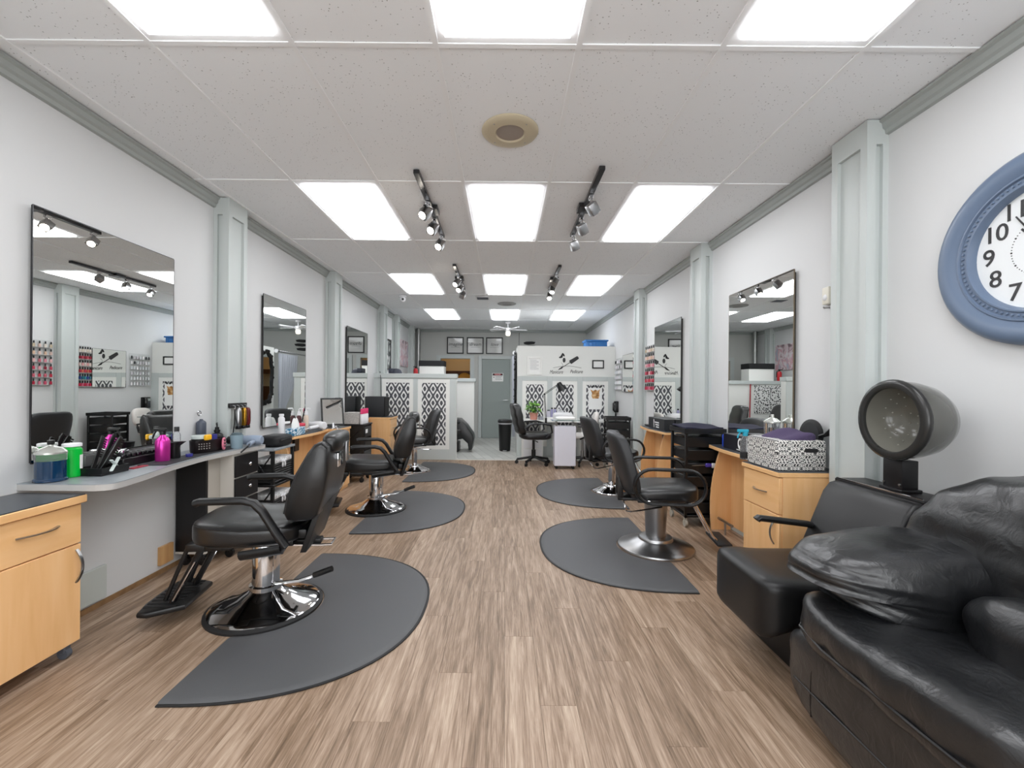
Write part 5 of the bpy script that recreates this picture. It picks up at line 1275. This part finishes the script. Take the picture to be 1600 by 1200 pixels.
# white rolling cart with glass top
t = thing('rolling_cart', 'white rolling cabinet with glass top in front of the nail desk', 'cabinet', (0, 0, 0))
b = MB(); b.box(.785, 6.66, .05, 1.115, 6.86, .665, .004, 1); b.obj('cart_body', mat('cool_white', 'dcdce6', .35), t)
for x in (.82, 1.08):
    for y in (6.69, 6.83):
        caster(t, (x, y, 0), .018, BLACKP)
        b = MB(); b.cyl((x, y, .665), (x, y, .745), .01, n=8); b.obj('glass_support', STEEL, t)
b = MB(); b.box(.74, 6.64, .745, 1.20, 6.88, .757, .003, 1); b.obj('glass_top', mat('table_glass', 'd9ece8', .05, trans=.8), t)
b = MB(); b.box(.92, 7.06, .76, 1.14, 7.3, .765) if False else b.cushion(.30, .20, .05, (.96, 6.76, .782), 5, 6); tag(b.obj('white_towel', mat('white_terry', 'f0efec', .9)), 'folded white towel on the glass top of the rolling cart', 'towel')
# desk items
t = thing('potted_plant', 'leafy green plant in a pink pot on the nail desk', 'plant', (.525, 7.62, .695))
b = MB(); b.lathe([(.055, 0), (.06, .004), (.075, .11), (.08, .112), (.08, .125), (.07, .125), (.001, .11)], 20); b.obj('pot', mat('pink_pot', 'cf9080', .5, vary=.2, vscale=40), t)
random.seed(3)
LEAFS = [mat('leaf_green', '5f9a33', .4), mat('leaf_bright', '86bf4a', .4), mat('leaf_dark', '3f7426', .4)]
q = MB(); q.grid([[(0, -.004, 0), (0, .004, 0)], [(.025, -.024, .004), (.025, .024, .004)], [(.055, -.02, 0), (.055, .02, 0)], [(.085, -.002, -.012), (.085, .002, -.012)]], closed=False, caps=False); leafme = [None] * 3
base = q.mesh('leaf', LEAFS[0]); leafme[0] = base
for k in (1, 2): mm = base.copy(); mm.materials.clear(); mm.materials.append(LEAFS[k]); leafme[k] = mm
for i in range(70):
    a = random.uniform(0, 2 * pi); r = random.uniform(.0, .10); z = random.uniform(.12, .30)
    r *= 1.1 - abs(z - .19) * 3
    o = link('leaf', leafme[i % 3], t, (r * cos(a), r * sin(a), z), (random.uniform(-.5, .5), random.uniform(-.7, .5), a + random.uniform(-.5, .5)))
for i in range(6):
    a = i * 1.05; b = MB(); b.tube([(0, 0, .1), (.03 * cos(a), .03 * sin(a), .17), (.06 * cos(a), .06 * sin(a), .24)], .003, 5); b.obj('stem', LEAFS[2], t)
t = thing('desk_lamp', 'black jointed desk lamp clamped to the nail desk', 'lamp', (.72, 7.40, .72))
b = MB(); b.cyl((0, 0, -.06), (0, 0, .02), .018, n=10); b.box(-.02, -.02, -.075, .02, .06, -.055, .003, 1); b.obj('clamp', BLACKP, t)
for dx in (-.008, .008):
    b = MB(); b.tube([(dx, 0, .0), (-.03 + dx, 0, .43)], .005, 6); b.obj('lower_arm', BLACKP, t)
for dz in (-.01, .012):
    b = MB(); b.tube([(-.03, 0, .43 + dz), (.21, 0, .60 + dz)], .005, 6); b.obj('upper_arm', BLACKP, t)
b = MB(); b.ball(.016, (-.03, 0, .43), u=8, v=6); b.obj('joint', BLACKP, t)
b = MB(); b.T = Matrix.Translation((.24, 0, .58)) @ Matrix.Rotation(radians(-28), 4, 'Y'); b.lathe([(.03, .06), (.04, .05), (.045, .0), (.085, -.09), (.08, -.09), (.04, .0), (.001, .03)], 18); b.obj('lamp_shade', BLACKP, t)
for i, (x, y, r, h, m, c, lab) in enumerate(((.86, 7.75, .022, .21, mat('lilac_plastic', 'a9a6cc', .3), BLACKP, 'lilac lotion bottle with black cap, left one on the nail desk'), (.915, 7.75, .022, .21, mat('lilac_plastic'), BLACKP, 'lilac lotion bottle with black cap, right one on the nail desk'), (.98, 7.76, .03, .19, WHITEP, WHITEP, 'white lotion bottle on the nail desk behind the lamp'), (1.05, 7.76, .03, .16, WHITEP, WHITEP, 'short white jar bottle at the right of the lotion bottles'), (.80, 7.76, .035, .17, mat('pale_lilac', 'd5d2de', .4), GREYP, 'pale lilac tub at the left of the lotion bottles'))):
    bottle('lotion_bottle', lab, (x, y, .695), r, h, m, c, .6, .08, .12, group='lotion bottles on the nail desk')
t = thing('nail_lamp', 'white curing lamp unit on the nail desk', 'nail lamp', (1.02, 7.52, .695))
b = MB(); b.cushion(.34, .22, .14, (0, 0, .07), 4, 7); b.obj('lamp_body', WHITEP, t)
b = MB(); b.box(-.06, -.112, .02, .06, -.098, .07, .004, 1); b.obj('hand_slot', GREYP, t)
t = thing('paper_stack', 'stack of white papers and cloths on the nail desk near the lamp', 'papers', (.785, 7.56, .695))
for i in range(4):
    b = MB(); b.box(-.09 + .004 * i, -.09, .012 * i, .08 + .003 * i, .09, .012 * i + .011, .002, 1); b.obj('sheet', PAPER, t)
b = MB(); b.tube([(1.13, 7.50, .835), (1.17, 7.5, .90), (1.13, 7.5, .945)], .012, 8); tag(b.obj('black_nozzle', BLACKP), 'small black nail drill standing behind the white curing lamp', 'nail drill')
b = MB(); b.box(.615, 7.54, .695, .685, 7.66, .755, .006, 1); tag(b.obj('silver_box', mat('silver_card', '9a9ca4', .35, .5)), 'small silver box between the potted plant and desk lamp', 'box')

# office chair
t = thing('office_chair', 'black padded office chair at the nail desk', 'chair', (.49, 7.09, 0), radians(8))
for i in range(5):
    a = 2 * pi * i / 5 + .3; c, s = cos(a), sin(a)
    b = MB(); b.tube([(.03 * c, .03 * s, .12), (.27 * c, .27 * s, .075)], (.02, .024), 8, r2=None); l = b.obj('base_leg', BLACKP, t)
    b = MB(); b.cyl((.28 * c - .014 * s, .28 * s + .014 * c, .03), (.28 * c + .014 * s, .28 * s - .014 * c, .03), .03, n=12); b.cyl((.28 * c, .28 * s, .03), (.28 * c, .28 * s, .08), .008, n=6); b.obj('caster', BLACKP, l)
b = MB(); b.lathe([(.035, .10), (.035, .24), (.022, .24), (.022, .42)], 14); b.obj('gas_lift', BLACKP, t)
b = MB(); b.cushion(.50, .50, .12, (.02, 0, .475), 4, 7); b.obj('seat', LEATHER, t, ang=60)
b = MB(); b.cushion(.13, .48, .50, (-.27, 0, .75), 4.5, 16, lambda x, y, z: (x - .22 * z + .012 * abs(sin(z * 22)) * (1 if x > 0 else -1), y * (1 - .25 * max(0, z) ** 1.5), z)); b.obj('backrest', LEATHER, t, ang=60)
for s in (-1, 1):
    b = MB(); b.tube([(.15, s * .27, .47), (.24, s * .28, .55), (.22, s * .28, .66), (.10, s * .28, .69), (-.10, s * .28, .68), (-.2, s * .27, .62)], (.015, .022), 8); b.obj('armrest', BLACKP, t)
b = MB(); b.tube([(0, .05, .40), (.02, -.22, .39)], .008, 6); b.obj('tilt_lever', BLACKP, t)
# client chair, white upholstery
t = thing('task_chair', 'white upholstered task chair with black arms at the nail desk', 'chair', (1.30, 7.13, 0), radians(172))
for i in range(5):
    a = 2 * pi * i / 5 + .1; c, s = cos(a), sin(a)
    b = MB(); b.tube([(.03 * c, .03 * s, .11), (.26 * c, .26 * s, .07)], .02, 8); l = b.obj('base_leg', BLACKP, t)
    b = MB(); b.cyl((.27 * c - .012 * s, .27 * s + .012 * c, .028), (.27 * c + .012 * s, .27 * s - .012 * c, .028), .028, n=12); b.cyl((.27 * c, .27 * s, .03), (.27 * c, .27 * s, .075), .007, n=6); b.obj('caster', BLACKP, l)
b = MB(); b.lathe([(.03, .09), (.03, .22), (.02, .22), (.02, .43)], 14); b.obj('gas_lift', STEEL, t)
IV = mat('ivory_vinyl', 'ded9d4', .45)
b = MB(); b.cushion(.44, .44, .09, (.03, 0, .47), 3.4, 7); b.obj('seat', IV, t, ang=60)
b = MB(); b.cushion(.09, .40, .30, (-.21, 0, .72), 3.6, 7, lambda x, y, z: (x - .12 * z, y, z)); b.obj('backrest', IV, t, ang=60)
b = MB(); b.tube([(-.05, 0, .42), (-.24, 0, .44), (-.27, 0, .55), (-.25, 0, .68)], (.012, .03), 8); b.obj('back_spine', BLACKP, t)
b = MB(); b.tube([(.05, -.25, .44), (-.08, -.28, .50), (-.1, -.28, .62), (.08, -.28, .65)], .014, 8); b.obj('armrest', BLACKP, t)
b = MB(); b.tube([(.05, .25, .44), (-.08, .28, .50), (-.1, .28, .62), (.08, .28, .65)], .014, 8); b.obj('armrest', BLACKP, t)
# trash can
t = thing('trash_can', 'tall black step bin in the passage by the tall partition', 'bin', (.02, 8.60, 0))
b = MB(); b.lathe([(.105, 0), (.11, .01), (.135, .55), (.14, .56)], 24); b.obj('bin_body', BLACKP, t)
b = MB(); b.lathe([(.145, .56), (.148, .60), (.13, .625), (.05, .635), (.001, .636)], 24); b.obj('bin_lid', mat('bin_lid', '202122', .3), t)
b = MB(); b.lathe([(.141, .535), (.143, .54), (.143, .56), (.141, .562)], 24, caps=False); b.obj('bag_edge', mat('bag_white', 'b5b5b8', .5), t)
b = MB(); b.box(-.04, -.15, .01, .04, -.1, .025, .004, 1); b.obj('pedal', STEEL, t)
# curtain and rail behind the tall partition
t = thing('curtain', 'pale grey curtain hanging from a rod behind the tall partition', 'curtain', (0, 0, 0))
rings = []
for k, (z, g) in enumerate(((1.93, 1.), (1.6, .95), (1.2, .75), (.85, .38), (.75, .3), (.55, .42), (.25, .6))):
    row = []
    for i in range(49):
        f = i / 48; row.append((.20 + .035 * sin(f * 2 * pi * 8) * (.5 + .5 * g), 8.92 + .75 * f * g, z))
    rings.append(row)
b = MB(); b.grid(rings, closed=False, caps=False); CURT = mat('curtain_grey', 'b9bdc6', .6); b.obj('curtain_cloth', CURT, t, ang=80)
b = MB(); b.tube([(.20, 8.79, 1.97), (.20, 10.2, 1.97)], .012, 8); b.obj('curtain_rod', STEEL, t)
b = MB(); b.cyl((.2, 8.80, 1.97), (.2, 8.786, 1.97), .04, n=16); b.obj('rod_bracket', WHITEP, t)
for i in range(9):
    b = MB(); y = 8.95 + i * .085; b.tube([(.2 + .022 * cos(radians(40 * k)), y, 1.965 + .024 * sin(radians(40 * k))) for k in range(9)], .003, 4, closed=True); b.obj('curtain_ring', CHROME, t)
# ornate mirror on the return wall
t = thing('ornate_mirror', 'ornate black baroque framed mirror on the partition return wall', 'mirror', (.236, 8.43, 1.42))
pts = []
for i in range(72):
    a = 2 * pi * i / 72; rr = 1 + .045 * sin(10 * a)
    pts.append((.25 * rr * math.copysign(abs(cos(a)) ** .7, cos(a)), .50 * rr * math.copysign(abs(sin(a)) ** .7, sin(a))))
b = MB(); b.tube([(-.02, y, z) for y, z in pts], (.022, .04), 8, closed=True); fr = b.obj('frame', mat('glossy_black'), t)
for i in range(0, 72, 3):
    y, z = pts[i]; b = MB(); b.ball(.03, (-.03, y * 1.06, z * 1.04), (.7, 1, 1), 8, 6); b.obj('scroll', mat('glossy_black'), fr)
b = MB(); b.prism([(y * .92, z * .95) for y, z in pts], 'x', -.012, -.006); b.obj('mirror_glass', MIRROR, t)
# blue bin on the partition shelf
t = thing('storage_bin', 'blue plastic storage bin on top of the tall partition', 'bin', (1.735, 8.27, 2.035))
BLU = mat('blue_plastic', '2f6fb0', .35)
b = MB(); b.box(-.20, -.15, 0, .20, .15, .11, .012, 2); b.obj('bin_body', BLU, t)
b = MB(); b.box(-.22, -.17, .11, .22, .17, .14, .01, 2); b.obj('bin_lid', BLU, t)
for i in range(5):
    b = MB(); b.box(-.17 + i * .075, -.156, .01, -.145 + i * .075, -.149, .10, .002, 1); b.obj('rib', BLU, t)

# ================================================================ shampoo area behind the left half wall
def shampoo(label, loc):
    t = thing('shampoo_chair', label, 'chair', loc, 0)
    b = MB(); b.box(-.2, -.22, 0, .22, .22, .18, .02, 2); b.obj('base', BLKLAM, t)
    b = MB(); b.cushion(.56, .52, .14, (.05, 0, .40), 4.5, 8); b.obj('seat', LEATHER, t, ang=60)
    b = MB(); b.box(-.12, -.15, .18, .18, .15, .34, .01, 1); b.obj('seat_support', BLKLAM, t)
    b = MB(); b.cushion(.14, .50, .58, (-.30, 0, .68), 4.5, 8, lambda x, y, z: (x - .35 * z, y, z)); b.obj('backrest', LEATHER, t, ang=60)
    for s in (-1, 1):
        b = MB(); b.tube([(.25, s * .29, .58), (-.1, s * .29, .58), (-.3, s * .29, .50)], (.018, .028), 8); b.obj('armrest', BLACKP, t)
    b = MB(); b.prism([(.0, .60), (.16, .645), (.24, .64), (.37, .52), (.50, .34), (.515, .26), (.48, .05), (.42, .03), (.40, .17), (.30, .26), (.1, .22), (0, .22)], 'y', -.23, .23, .025, 3); b.obj('leg_rest', LEATHER, t, ang=50)
    return t
shampoo('black shampoo chair partly hidden behind the patterned half wall', (-1.10, 8.55, 0))
t = thing('shampoo_bowl', 'black shampoo basin behind the patterned half wall', 'basin', (-1.92, 8.55, .0))
b = MB(); b.box(-.25, -.15, 0, -.02, .15, .72, .02, 2); b.obj('pedestal', BLKLAM, t)
b = MB(); b.grid([[(.27 * k * cos(2 * pi * i / 28) + .03 * cos(2 * pi * i / 28), .24 * k * sin(2 * pi * i / 28), z + .05 * (cos(2 * pi * i / 28) < -.2)) for i in range(28)] for k, z in ((.4, .70), (.8, .74), (1., .86), (1.02, .88), (.95, .88), (.75, .78), (.2, .75))]); b.obj('bowl', mat('glossy_black'), t, ang=60)
b = MB(); b.tube([(-.2, 0, .86), (-.2, 0, .98), (-.13, 0, 1.0), (-.08, 0, .96)], .012, 8); b.obj('tap', CHROME, t)
# goods along the half wall and behind
t = thing('fire_extinguisher', 'red fire extinguisher on the low wall cap behind the half wall', 'fire extinguisher', (-1.93, 9.36, 1.456))
b = MB(); b.lathe([(.045, 0), (.048, .01), (.048, .17), (.035, .2), (.015, .21)], 18); b.obj('cylinder', mat('extinguisher_red', 'b01c26', .3), t)
b = MB(); b.lathe([(.018, .21), (.018, .235), (.01, .24)], 10); b.box(-.05, -.01, .235, .03, .01, .25, .003, 1); b.obj('valve', BLACKP, t)
b = MB(); b.tube([(.02, 0, .225), (.06, 0, .2), (.062, 0, .08)], .008, 6); b.obj('hose', BLACKP, t)
t = thing('storage_cabinet', 'white storage cabinet with black lid behind the half wall', 'cabinet', (-1.60, 9.62, 0))
b = MB(); b.box(-.27, -.16, 0, .27, .16, 1.72, .004, 1); b.obj('cabinet_body', WHITE, t)
b = MB(); b.box(-.285, -.175, 1.72, .275, .175, 1.84, .006, 1); b.obj('black_lid', BLACKM, t)
t = thing('towel_dryer', 'dark rounded cap lying on the half wall cap near the left wall', 'cap', (-1.90, 7.53, 1.487))
b = MB(); b.lathe([(.0005, .085), (.05, .083), (.09, .06), (.105, .02), (.107, 0)], 22); b.obj('cap_shell', mat('slate_blue', '363a48', .5), t)
b = MB(); b.box(-.1, -.11, 0, -.02, .11, .085, .01, 2); b.obj('cap_back', mat('slate_blue'), t)
b = MB(); b.tube([(-1.22, 9.25, 0.02), (-1.25, 9.262, 1.38)], .012, 8); tag(b.obj('mop_handle', mat('red_pole', 'a02030', .4)), 'red mop handle leaning on the low white wall', 'mop')
